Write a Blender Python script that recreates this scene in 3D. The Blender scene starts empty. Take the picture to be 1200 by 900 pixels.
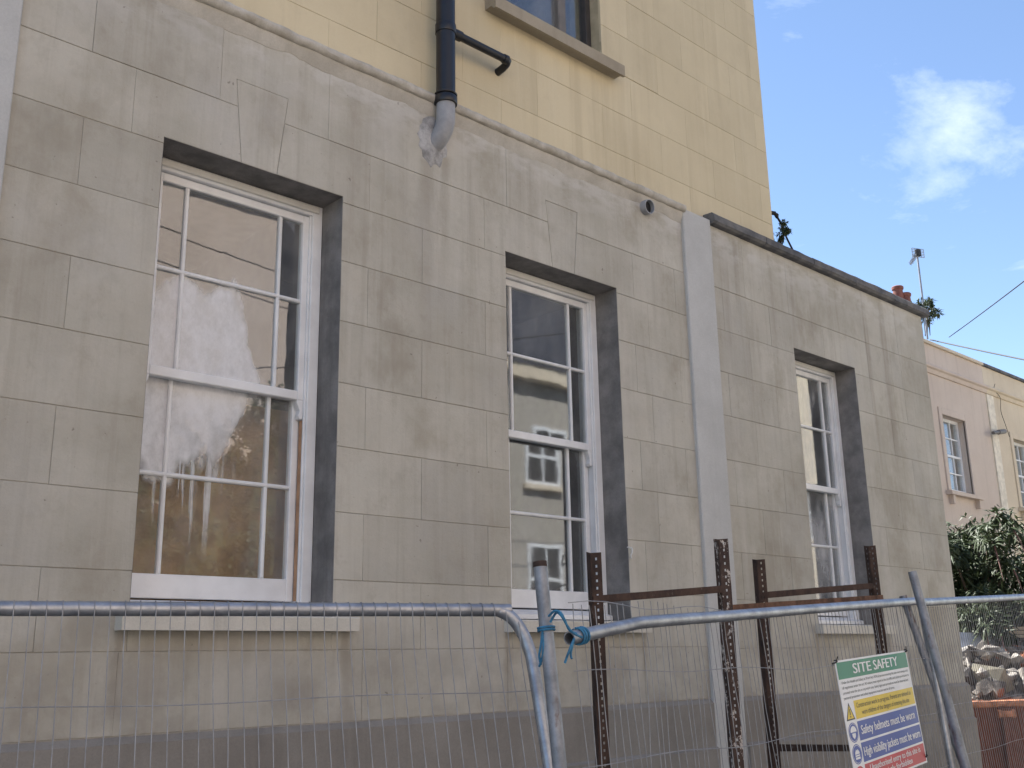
import bpy, bmesh, math, random
from mathutils import Vector, Matrix
random.seed(7)
S = bpy.context.scene
COL = S.collection
R = math.radians

# ------------------------------------------------------------------ camera
EYE = 1.65                      # eye height above the ground
D = 4.5955                      # distance from the camera to the ashlar front (plane y = D)
FPX = 1224.6                    # focal length in pixels of the 1200 px wide photograph
YAW, PITCH, ROLL = R(43.41), R(14.73), R(-1.06)
_f = Vector((math.sin(YAW)*math.cos(PITCH), math.cos(YAW)*math.cos(PITCH), math.sin(PITCH)))
_r = Vector((math.cos(YAW), -math.sin(YAW), 0))
_u = _r.cross(_f)
AX = _r*math.cos(ROLL) + _u*math.sin(ROLL)
AY = _u*math.cos(ROLL) - _r*math.sin(ROLL)
AZ = _f
CAM = Vector((0, 0, EYE))
cd = bpy.data.cameras.new('camera'); co = bpy.data.objects.new('camera', cd); COL.objects.link(co)
cd.sensor_width = 36; cd.lens = FPX/1200*36; cd.clip_end = 3000; cd.clip_start = 0.05
m = Matrix((AX, AY, -AZ)).transposed().to_4x4(); m.translation = CAM
co.matrix_world = m
S.camera = co

def ray(px, py): return AX*((px-600)/FPX) - AY*((py-450)/FPX) + AZ
def at(px, py, t): return CAM + ray(px, py)*t                    # a photo pixel at a known depth
def onY(px, py, Y=D): d = ray(px, py); return CAM + d*(Y/d.y)    # ... on a wall plane

# ------------------------------------------------------------------ sky and sun
SUN_AZ, SUN_EL = R(-8), R(52)        # from +Y (behind the house) towards +X
W = bpy.data.worlds.new('World'); S.world = W; W.use_nodes = True
wt = W.node_tree; wt.nodes.clear()
wo = wt.nodes.new('ShaderNodeOutputWorld'); bg = wt.nodes.new('ShaderNodeBackground')
sk = wt.nodes.new('ShaderNodeTexSky'); sk.sky_type = 'NISHITA'; sk.sun_disc = False
sk.sun_elevation = SUN_EL; sk.sun_rotation = SUN_AZ; sk.air_density = 1.0; sk.dust_density = 0.2; sk.altitude = 1500; sk.ozone_density = 1.0
tc = wt.nodes.new('ShaderNodeTexCoord')
mp = wt.nodes.new('ShaderNodeMapping'); mp.inputs['Scale'].default_value = (3.0, 3.0, 7.0); mp.inputs['Location'].default_value = (2.2, 7.1, 5.5)
nz = wt.nodes.new('ShaderNodeTexNoise'); nz.inputs['Scale'].default_value = 1.15; nz.inputs['Detail'].default_value = 9; nz.inputs['Roughness'].default_value = 0.62; nz.inputs['Distortion'].default_value = 0.4
rp = wt.nodes.new('ShaderNodeValToRGB'); rp.color_ramp.elements[0].position = 0.56; rp.color_ramp.elements[1].position = 0.95
rp.color_ramp.elements[0].color = (0, 0, 0, 1); rp.color_ramp.elements[1].color = (0.75, 0.75, 0.75, 1)
mx = wt.nodes.new('ShaderNodeMix'); mx.data_type = 'RGBA'
mx.inputs['B'].default_value = (7.6, 7.9, 8.6, 1)
wt.links.new(tc.outputs['Generated'], mp.inputs['Vector']); wt.links.new(mp.outputs[0], nz.inputs['Vector'])
wt.links.new(nz.outputs['Fac'], rp.inputs[0]); wt.links.new(rp.outputs[0], mx.inputs['Factor'])
wt.links.new(sk.outputs[0], mx.inputs['A']); wt.links.new(mx.outputs['Result'], bg.inputs['Color'])
bg.inputs['Strength'].default_value = 0.080
wt.links.new(bg.outputs[0], wo.inputs[0])
sl = bpy.data.lights.new('sun', 'SUN'); sl.energy = 4.9; sl.angle = R(0.55); sl.color = (1, 0.97, 0.925)
so = bpy.data.objects.new('sun', sl); COL.objects.link(so)
sd = Vector((math.sin(SUN_AZ)*math.cos(SUN_EL), math.cos(SUN_AZ)*math.cos(SUN_EL), math.sin(SUN_EL)))
so.rotation_euler = sd.to_track_quat('Z', 'Y').to_euler(); so.location = sd*60
S.view_settings.view_transform = 'Standard'; S.view_settings.look = 'None'
S.view_settings.exposure = 1.76; S.view_settings.gamma = 1; S.view_settings.use_curve_mapping = False
S.render.resolution_x = 1024; S.render.resolution_y = 768

# ------------------------------------------------------------------ materials
class NT:
    """a small wrapper for building node materials"""
    def __init__(s, name):
        s.m = bpy.data.materials.new(name); s.m.use_nodes = True; s.t = s.m.node_tree
        s.b = s.t.nodes['Principled BSDF']; s.o = s.t.nodes['Material Output']
        g = s.t.nodes.new('ShaderNodeNewGeometry'); s.pos = g.outputs['Position']; s.geo = g
    def n(s, k, **kw):
        x = s.t.nodes.new(k)
        for a, v in kw.items(): setattr(x, a, v)
        return x
    def set(s, inp, v):
        if isinstance(v, bpy.types.NodeSocket): s.t.links.new(v, inp)
        else:
            if isinstance(v, (tuple, list)) and len(v) == 3 and inp.type == 'RGBA': v = (*v, 1)
            inp.default_value = v
    def noise(s, scale=(1, 1, 1), detail=5, rough=0.55, loc=(0, 0, 0), dist=0.0, vec=None):
        mp = s.n('ShaderNodeMapping'); s.set(mp.inputs['Vector'], vec or s.pos)
        mp.inputs['Scale'].default_value = scale; mp.inputs['Location'].default_value = loc
        x = s.n('ShaderNodeTexNoise'); s.set(x.inputs['Vector'], mp.outputs[0]); x.inputs['Scale'].default_value = 1
        x.inputs['Detail'].default_value = detail; x.inputs['Roughness'].default_value = rough; x.inputs['Distortion'].default_value = dist
        return x.outputs['Fac']
    def ramp(s, v, a, b, lo=0.0, hi=1.0):
        x = s.n('ShaderNodeMapRange'); x.interpolation_type = 'SMOOTHSTEP'; s.set(x.inputs[0], v)
        s.set(x.inputs[1], a); s.set(x.inputs[2], b); s.set(x.inputs[3], lo); s.set(x.inputs[4], hi); return x.outputs[0]
    def math(s, op, a, b=0.0):
        x = s.n('ShaderNodeMath', operation=op); s.set(x.inputs[0], a); s.set(x.inputs[1], b); return x.outputs[0]
    def mix(s, f, a, b, kind='MIX'):
        x = s.n('ShaderNodeMix', data_type='RGBA', blend_type=kind); s.set(x.inputs['Factor'], f); s.set(x.inputs['A'], a); s.set(x.inputs['B'], b)
        return x.outputs['Result']
    def xyz(s, v=None):
        x = s.n('ShaderNodeSeparateXYZ'); s.set(x.inputs[0], v or s.pos); return x.outputs
    def bump(s, h, strength=0.3, dist=0.01):
        x = s.n('ShaderNodeBump'); s.set(x.inputs['Height'], h); x.inputs['Strength'].default_value = strength; x.inputs['Distance'].default_value = dist
        s.set(s.b.inputs['Normal'], x.outputs[0])
    def done(s, col, rough=0.8, metal=0.0, spec=0.3):
        s.set(s.b.inputs['Base Color'], col); s.set(s.b.inputs['Roughness'], rough); s.set(s.b.inputs['Metallic'], metal)
        s.b.inputs['Specular IOR Level'].default_value = spec
        return s.m
    def rnd(s): return s.n('ShaderNodeObjectInfo').outputs['Random']

def plain(name, col, rough=0.7, metal=0.0, vary=0.15, scale=8, bump=0.0, spec=0.3):
    t = NT(name); a = t.noise((scale,)*3, 6, 0.6)
    lo = tuple(c*(1-vary) for c in col); hi = tuple(min(1, c*(1+vary)) for c in col)
    if bump: t.bump(t.noise((scale*9,)*3, 4, 0.6), bump, 0.004)
    return t.done(t.mix(t.ramp(a, 0.3, 0.7), lo, hi), rough, metal, spec)

def ashlar_mat():
    t = NT('weathered ashlar stucco'); p = t.xyz()
    big = t.ramp(t.noise((1.1, 1.1, 1.3), 6, 0.6), 0.30, 0.70)
    mott = t.ramp(t.noise((5, 5, 4.5), 7, 0.65, (3, 1, 7)), 0.30, 0.72)
    c = t.mix(big, (0.385, 0.363, 0.303), (0.525, 0.503, 0.440))
    c = t.mix(t.math('MULTIPLY', mott, 0.40), c, (0.50, 0.462, 0.395))
    brn = t.ramp(t.noise((1.9, 1.9, 1.5), 7, 0.62, (6, 3, 1)), 0.50, 0.70)
    c = t.mix(t.math('MULTIPLY', brn, 0.55), c, (0.295, 0.262, 0.20))
    # finer grime: thin runs, trowel marks and blotches
    run2 = t.ramp(t.noise((19, 19, 0.7), 5, 0.65, (1, 7, 3)), 0.48, 0.70)
    c = t.mix(t.math('MULTIPLY', run2, 0.26), c, (0.31, 0.275, 0.22))
    run3 = t.ramp(t.noise((13, 13, 0.9), 5, 0.65, (9, 2, 6)), 0.54, 0.72)
    c = t.mix(t.math('MULTIPLY', run3, 0.24), c, (0.60, 0.575, 0.52))
    blot = t.ramp(t.noise((11, 11, 8), 7, 0.72, (5, 5, 5)), 0.50, 0.68)
    c = t.mix(t.math('MULTIPLY', blot, 0.28), c, (0.33, 0.295, 0.24))
    # run-off below the sill ends and below the soil pipe elbow
    wv = t.math('MULTIPLY', t.math('SUBTRACT', t.noise((9, 9, 3), 4, 0.6, (2, 2, 2)), 0.5), 0.16)
    for x0_, zt_, zb_, w_, k_ in ((1.95, 1.80, 1.30, 0.05, 0.5), (3.16, 1.80, 1.25, 0.07, 0.55), (4.27, 1.80, 1.30, 0.05, 0.5), (5.49, 1.80, 1.30, 0.06, 0.5), (7.64, 1.80, 1.30, 0.05, 0.5), (8.82, 1.80, 1.30, 0.06, 0.5), (3.66, 4.62, 2.9, 0.10, 0.40), (3.80, 4.70, 3.5, 0.06, 0.30), (2.5, 1.80, 1.60, 0.55, 0.45)):
        mk = t.ramp(t.math('ABSOLUTE', t.math('SUBTRACT', t.math('ADD', p[0], wv), x0_)), w_, w_*0.2)
        mk = t.math('MULTIPLY', mk, t.math('MULTIPLY', t.ramp(p[2], zb_, zt_-0.05), t.ramp(p[2], zt_+0.02, zt_-0.02)))
        c = t.mix(t.math('MULTIPLY', mk, k_), c, (0.235, 0.20, 0.155))
    grey = t.ramp(t.noise((1.6, 1.6, 1.2), 5, 0.6, (11, 0, 4)), 0.50, 0.78)
    c = t.mix(t.math('MULTIPLY', grey, 0.55), c, (0.44, 0.425, 0.395))
    # rain streaks, strongest high on the wall under the coping
    st = t.ramp(t.noise((6.5, 6.5, 0.32), 6, 0.6, (2, 0, 0)), 0.50, 0.72)
    hi = t.ramp(p[2], 2.4, 4.9, 0.12, 0.60)
    right = t.ramp(p[0], 6.0, 7.2, 0.35, 1.0)
    c = t.mix(t.math('MULTIPLY', t.math('MULTIPLY', st, hi), right), c, (0.265, 0.225, 0.185))
    pale = t.ramp(t.noise((4.5, 4.5, 0.28), 5, 0.6, (7, 0, 3)), 0.56, 0.76)
    c = t.mix(t.math('MULTIPLY', pale, 0.34), c, (0.60, 0.57, 0.52))
    # salts just below the roll moulding
    band = t.math('MULTIPLY', t.ramp(p[2], 4.60, 4.95), t.ramp(t.noise((4, 4, 9), 6, 0.65, (1, 5, 2)), 0.42, 0.62))
    c = t.mix(t.math('MULTIPLY', band, 0.55), c, (0.60, 0.585, 0.55))
    # damp dirt near the ground
    low = t.math('MULTIPLY', t.ramp(p[2], 2.0, 1.45), t.ramp(t.noise((2.6, 2.6, 3.2), 6, 0.6, (5, 5, 1)), 0.38, 0.66))
    c = t.mix(t.math('MULTIPLY', low, 0.5), c, (0.24, 0.215, 0.185))
    gr = t.noise((95, 95, 95), 4, 0.7)
    c = t.mix(t.ramp(gr, 0.25, 0.8, 0.0, 0.12), c, (0.30, 0.28, 0.25))
    pits = t.ramp(t.noise((26, 26, 26), 2, 0.5, (9, 9, 2)), 0.745, 0.79)
    c = t.mix(t.math('MULTIPLY', pits, 0.6), c, (0.17, 0.15, 0.13))
    k = t.ramp(t.rnd(), 0, 1, 0.945, 1.04)
    x = t.n('ShaderNodeCombineColor'); [t.set(x.inputs[i], k) for i in range(3)]
    c = t.mix(1.0, c, x.outputs[0], 'MULTIPLY')
    h = t.math('ADD', t.math('MULTIPLY', gr, 0.5), t.noise((9, 9, 14), 5, 0.6))
    t.bump(h, 0.5, 0.007)
    return t.done(c, 0.92, 0, 0.2)

def cement_mat(name, a, b, scale=3.0, streak=0.25):
    t = NT(name)
    c = t.mix(t.ramp(t.noise((scale,)*3, 7, 0.62), 0.28, 0.72), a, b)
    st = t.ramp(t.noise((7, 7, 0.4), 5, 0.6, (4, 0, 0)), 0.5, 0.75)
    c = t.mix(t.math('MULTIPLY', st, streak), c, tuple(x*0.6 for x in a))
    gr = t.noise((110,)*3, 4, 0.7)
    c = t.mix(t.ramp(gr, 0.3, 0.8, 0, 0.25), c, tuple(x*0.6 for x in a))
    t.bump(t.math('ADD', gr, t.noise((12, 12, 12), 5)), 0.35, 0.005)
    return t.done(c, 0.93, 0, 0.2)

def yellow_mat():
    t = NT('cream yellow masonry paint'); p = t.xyz()
    c = t.mix(t.ramp(t.noise((0.9, 0.9, 1.1), 6, 0.6), 0.3, 0.7), (0.575, 0.495, 0.335), (0.645, 0.56, 0.385))
    st = t.ramp(t.noise((6, 6, 0.3), 5, 0.6, (3, 0, 0)), 0.5, 0.75)
    c = t.mix(t.math('MULTIPLY', st, 0.42), c, (0.45, 0.375, 0.245))
    c = t.mix(t.math('MULTIPLY', t.ramp(t.noise((3.2, 3.2, 2.4), 7, 0.68, (4, 4, 1)), 0.5, 0.7), 0.3), c, (0.49, 0.42, 0.29))
    c = t.mix(t.math('MULTIPLY', t.ramp(t.noise((14, 14, 0.6), 5, 0.65, (8, 1, 1)), 0.52, 0.7), 0.25), c, (0.68, 0.61, 0.45))
    gr = t.noise((90,)*3, 4, 0.7); t.bump(gr, 0.2, 0.002)
    c = t.mix(t.ramp(gr, 0.3, 0.8, 0, 0.12), c, (0.50, 0.36, 0.16))
    k = t.ramp(t.rnd(), 0, 1, 0.96, 1.03)
    x = t.n('ShaderNodeCombineColor'); [t.set(x.inputs[i], k) for i in range(3)]
    return t.done(t.mix(1.0, c, x.outputs[0], 'MULTIPLY'), 0.75, 0, 0.25)

def metal_mat(name, a, b, rough=0.45, metal=0.75, rust=0.0):
    t = NT(name)
    c = t.mix(t.ramp(t.noise((14, 14, 14), 6, 0.65), 0.3, 0.7), a, b)
    r = t.ramp(t.noise((60, 60, 60), 4, 0.6), 0.3, 0.7, rough-0.08, rough+0.12)
    mt = metal
    if rust:
        rs = t.ramp(t.noise((22, 22, 8), 7, 0.7, (1, 2, 3)), 0.60-rust*0.2, 0.72)
        c = t.mix(rs, c, (0.11, 0.052, 0.03)); mt = t.math('MULTIPLY', t.math('SUBTRACT', 1.0, rs), metal)
        r = t.math('MAXIMUM', r, t.math('MULTIPLY', rs, 0.9))
    t.bump(t.noise((70,)*3, 4, 0.6), 0.12, 0.002)
    return t.done(c, r, mt, 0.5)

def rust_mat():
    t = NT('rusty slotted steel')
    c = t.mix(t.ramp(t.noise((16, 16, 9), 8, 0.7), 0.28, 0.7), (0.036, 0.027, 0.024), (0.092, 0.058, 0.045))
    c = t.mix(t.math('MULTIPLY', t.ramp(t.noise((38, 38, 30), 5, 0.7, (4, 4, 4)), 0.62, 0.72), 0.55), c, (0.23, 0.205, 0.19))
    t.bump(t.noise((120,)*3, 4, 0.7), 0.5, 0.003)
    return t.done(c, 0.9, 0.0, 0.25)

def paint_splash_mat():
    t = NT('rusty steel with plaster splashes')
    c = t.mix(t.ramp(t.noise((16, 16, 9), 8, 0.7), 0.28, 0.7), (0.045, 0.034, 0.032), (0.105, 0.07, 0.056))
    c = t.mix(t.ramp(t.noise((24, 24, 14), 5, 0.75, (4, 4, 4)), 0.555, 0.60), c, (0.55, 0.50, 0.45))
    t.bump(t.noise((120,)*3, 4, 0.7), 0.5, 0.003)
    return t.done(c, 0.9, 0.0, 0.25)

def glass_mat(name, film=None, ior=1.85, rough=0.012, grime_haze=0.14):
    t = NT(name)
    tr = t.n('ShaderNodeBsdfTransparent'); tr.inputs[0].default_value = (0.93, 0.95, 0.94, 1)
    gl = t.n('ShaderNodeBsdfGlossy'); gl.inputs['Roughness'].default_value = rough; gl.inputs[0].default_value = (0.97, 0.98, 1, 1)
    bp = t.n('ShaderNodeBump'); bp.inputs['Strength'].default_value = 0.03; bp.inputs['Distance'].default_value = 0.015
    t.set(bp.inputs['Height'], t.noise((3.2, 3.2, 2.2), 2, 0.5)); t.set(gl.inputs['Normal'], bp.outputs[0])
    fr = t.n('ShaderNodeFresnel'); t.set(fr.inputs[0], t.ramp(t.geo.outputs['Backfacing'], 0, 1, ior, 1/ior))   # thin pane: the same on both faces
    mx = t.n('ShaderNodeMixShader'); t.set(mx.inputs[0], fr.outputs[0]); t.set(mx.inputs[1], tr.outputs[0]); t.set(mx.inputs[2], gl.outputs[0])
    out = mx.outputs[0]
    # dusty film; far window: pale reflection painted as haze; left window: white streaky blotch
    df = t.n('ShaderNodeBsdfDiffuse'); df.inputs[0].default_value = (0.62, 0.63, 0.65, 1)
    dust_haze = t.ramp(t.noise((3, 3, 1.2), 6, 0.65), 0.35, 0.8, 0.02, grime_haze)
    if film:
        p = t.xyz()
        (cx, cz, rx, rz) = film
        wob = t.math('SUBTRACT', t.noise((5.0, 5.0, 2.6), 3, 0.5, (2, 0, 8)), 0.5)
        u = t.math('DIVIDE', t.math('SUBTRACT', p[0], cx), rx); v = t.math('DIVIDE', t.math('SUBTRACT', p[2], cz), rz)
        rr = t.math('ADD', t.math('MULTIPLY', u, u), t.math('MULTIPLY', v, v))
        blob = t.ramp(t.math('ADD', rr, t.math('MULTIPLY', wob, 2.4)), 1.25, 0.75)
        runs = t.ramp(t.noise((17, 17, 0.8), 4, 0.6, (1, 0, 0)), 0.50, 0.60)
        below = t.math('MULTIPLY', t.ramp(p[2], cz-1.05, cz-0.45), t.ramp(p[2], cz+0.15, cz-0.25))
        side = t.ramp(t.math('ABSOLUTE', u), 0.95, 0.35)
        blob = t.math('MAXIMUM', blob, t.math('MULTIPLY', t.math('MULTIPLY', runs, below), side))
        tex = t.ramp(t.noise((6, 6, 4), 6, 0.7, (8, 0, 8)), 0.25, 0.70, 0.45, 1.0)
        dust_haze = t.math('MAXIMUM', dust_haze, t.math('MULTIPLY', t.math('MULTIPLY', blob, tex), 0.92))
        df.inputs[0].default_value = (0.80, 0.81, 0.83, 1)
    m2 = t.n('ShaderNodeMixShader'); t.set(m2.inputs[0], dust_haze); t.set(m2.inputs[1], out); t.set(m2.inputs[2], df.outputs[0])
    t.t.links.new(m2.outputs[0], t.o.inputs[0])
    return t.m

def brick_mat(name, a, b, mortar, scale=1.0):
    t = NT(name); br = t.n('ShaderNodeTexBrick'); p = t.xyz()
    cb = t.n('ShaderNodeCombineXYZ'); t.set(cb.inputs[0], t.math('ADD', p[0], p[1])); t.set(cb.inputs[1], p[2])
    t.set(br.inputs['Vector'], cb.outputs[0]); br.inputs['Scale'].default_value = 4.4*scale
    br.inputs['Mortar Size'].default_value = 0.02; br.inputs['Row Height'].default_value = 0.34; br.inputs['Brick Width'].default_value = 1.0
    t.set(br.inputs['Color1'], a); t.set(br.inputs['Color2'], b); t.set(br.inputs['Mortar'], mortar)
    c = t.mix(t.ramp(t.noise((5, 5, 5), 6, 0.6), 0.3, 0.75, 0, 0.5), br.outputs[0], tuple(x*0.5 for x in a))
    return t.done(c, 0.9)

def leaf_mat(name, a, b, trans=0.25):
    t = NT(name)
    c = t.mix(t.ramp(t.noise((2.5, 2.5, 2.5), 5, 0.6), 0.3, 0.7), a, b)
    c = t.mix(t.ramp(t.noise((23, 23, 23), 2, 0.6), 0.35, 0.7, 0, 0.6), c, tuple(x*1.6 for x in b))
    t.done(c, 0.55, 0, 0.35)
    tl = t.n('ShaderNodeBsdfTranslucent'); t.set(tl.inputs[0], c)
    mx = t.n('ShaderNodeMixShader'); mx.inputs[0].default_value = trans
    t.set(mx.inputs[1], t.b.outputs[0]); t.set(mx.inputs[2], tl.outputs[0]); t.t.links.new(mx.outputs[0], t.o.inputs[0])
    return t.m

M = dict(
    ashlar=ashlar_mat(),
    mortar=cement_mat('recessed joint mortar', (0.36, 0.335, 0.295), (0.44, 0.42, 0.375)),
    pilaster=cement_mat('pale grey cement render', (0.47, 0.47, 0.455), (0.55, 0.55, 0.535), 2.2, 0.2),
    plinth=cement_mat('dark grey plinth render', (0.235, 0.215, 0.19), (0.305, 0.285, 0.255), 2.0, 0.3),
    reveal=cement_mat('unpainted dark cement reveal', (0.155, 0.148, 0.142), (0.29, 0.275, 0.262), 5.5, 0.45),
    fillet=cement_mat('rough cement fillet', (0.43, 0.40, 0.345), (0.56, 0.53, 0.47), 6, 0.3),
    patch=cement_mat('fresh grey cement patch', (0.22, 0.215, 0.21), (0.56, 0.55, 0.54), 11, 0.2),
    slate=cement_mat('dark weathered coping slate', (0.085, 0.088, 0.098), (0.20, 0.195, 0.19), 6, 0.3),
    sillstone=cement_mat('cream painted sill', (0.56, 0.53, 0.455), (0.65, 0.615, 0.54), 3, 0.45),
    uppersill=cement_mat('grey brown painted sill', (0.33, 0.285, 0.215), (0.40, 0.35, 0.27), 3, 0.3),
    yellow=yellow_mat(),
    yjoint=plain('painted joint', (0.46, 0.39, 0.26), 0.85),
    white=plain('white gloss window paint', (0.77, 0.78, 0.79), 0.42, 0, 0.07, 5, 0.15, 0.4),
    cream=plain('cream undercoat', (0.72, 0.70, 0.64), 0.5, 0, 0.06, 3, 0.1, 0.35),
    bare=plain('bare brown timber', (0.46, 0.27, 0.16), 0.75, 0, 0.2, 12),
    glass=glass_mat('window glass', None, 1.85, 0.03, 0.16),
    glasspale=glass_mat('window glass with painted reflection', None, 1.9, 0.03, 0.62),  # pale reflection of the house opposite, painted as a diffuse haze
    glassfilm=glass_mat('window glass with white blotch', (2.33, 3.10, 0.37, 0.52)),
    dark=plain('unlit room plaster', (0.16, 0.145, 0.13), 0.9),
    darkwin=plain('dark painted casement', (0.055, 0.05, 0.047), 0.5),
    black=plain('black plastic soil pipe', (0.012, 0.013, 0.017), 0.35, 0, 0.2, 10, 0, 0.5),
    greypipe=plain('grey plastic pipe', (0.32, 0.325, 0.34), 0.5, 0, 0.15, 10, 0, 0.4),
    galv=metal_mat('galvanised tube', (0.26, 0.275, 0.30), (0.42, 0.44, 0.47), 0.42, 0.7),
    galvrust=metal_mat('dull galvanised tube with rust', (0.20, 0.215, 0.235), (0.33, 0.345, 0.37), 0.55, 0.45, 0.22),
    wire=metal_mat('dull mesh wire', (0.24, 0.245, 0.25), (0.36, 0.365, 0.37), 0.6, 0.2),
    rust=rust_mat(), splash=paint_splash_mat(),
    beam=plain('orange brown rusty steel', (0.15, 0.082, 0.052), 0.92, 0, 0.45, 14, 0.5),
    rope=plain('blue polypropylene rope', (0.05, 0.20, 0.34), 0.6, 0, 0.3, 40, 0.3),
    tie=plain('black cable tie', (0.015, 0.015, 0.015), 0.5),
    soil=cement_mat('trodden earth and gravel', (0.11, 0.105, 0.097), (0.22, 0.21, 0.195), 3, 0),
    skip=metal_mat('orange skip paint worn to rust', (0.17, 0.048, 0.022), (0.115, 0.036, 0.019), 0.6, 0.0, 0.35),
    skiprim=plain('worn copper coloured rim', (0.50, 0.22, 0.12), 0.6, 0.1, 0.4, 20),
    pink=cement_mat('pink render', (0.58, 0.49, 0.42), (0.64, 0.55, 0.475), 1.0, 0.2),
    creamw=cement_mat('cream render', (0.62, 0.53, 0.405), (0.70, 0.61, 0.475), 1.0, 0.2),
    greige=cement_mat('grey cream render', (0.36, 0.33, 0.285), (0.43, 0.395, 0.345), 1.0, 0.3),
    peach=cement_mat('peach painted render', (0.50, 0.40, 0.33), (0.57, 0.46, 0.385), 0.8, 0.2),
    roof=plain('dark slate roof', (0.035, 0.038, 0.05), 0.65, 0, 0.3, 4, 0.3),
    brick=brick_mat('dark garden brick', (0.12, 0.06, 0.045), (0.085, 0.05, 0.04), (0.13, 0.12, 0.11)),
    chimbrick=brick_mat('chimney brick', (0.32, 0.13, 0.075), (0.24, 0.10, 0.06), (0.3, 0.27, 0.23)),
    pot=plain('terracotta chimney pot', (0.20, 0.085, 0.065), 0.85, 0, 0.3, 6),
    alu=plain('dull aerial aluminium', (0.30, 0.31, 0.33), 0.5, 0.5),
    cable=plain('black cable', (0.02, 0.02, 0.022), 0.6),
    leaf=leaf_mat('buddleia leaves', (0.026, 0.038, 0.017), (0.058, 0.078, 0.036), 0.15),
    leaf2=leaf_mat('tree leaves', (0.022, 0.034, 0.012), (0.045, 0.062, 0.022)),
    bark=plain('grey brown bark', (0.11, 0.085, 0.065), 0.9, 0, 0.3, 12, 0.4),
    flower=plain('fading buddleia blossom', (0.22, 0.13, 0.115), 0.8, 0, 0.4, 14),
    ply=plain('stained plywood', (0.50, 0.31, 0.16), 0.75, 0, 0.35, 4),
)

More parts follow.
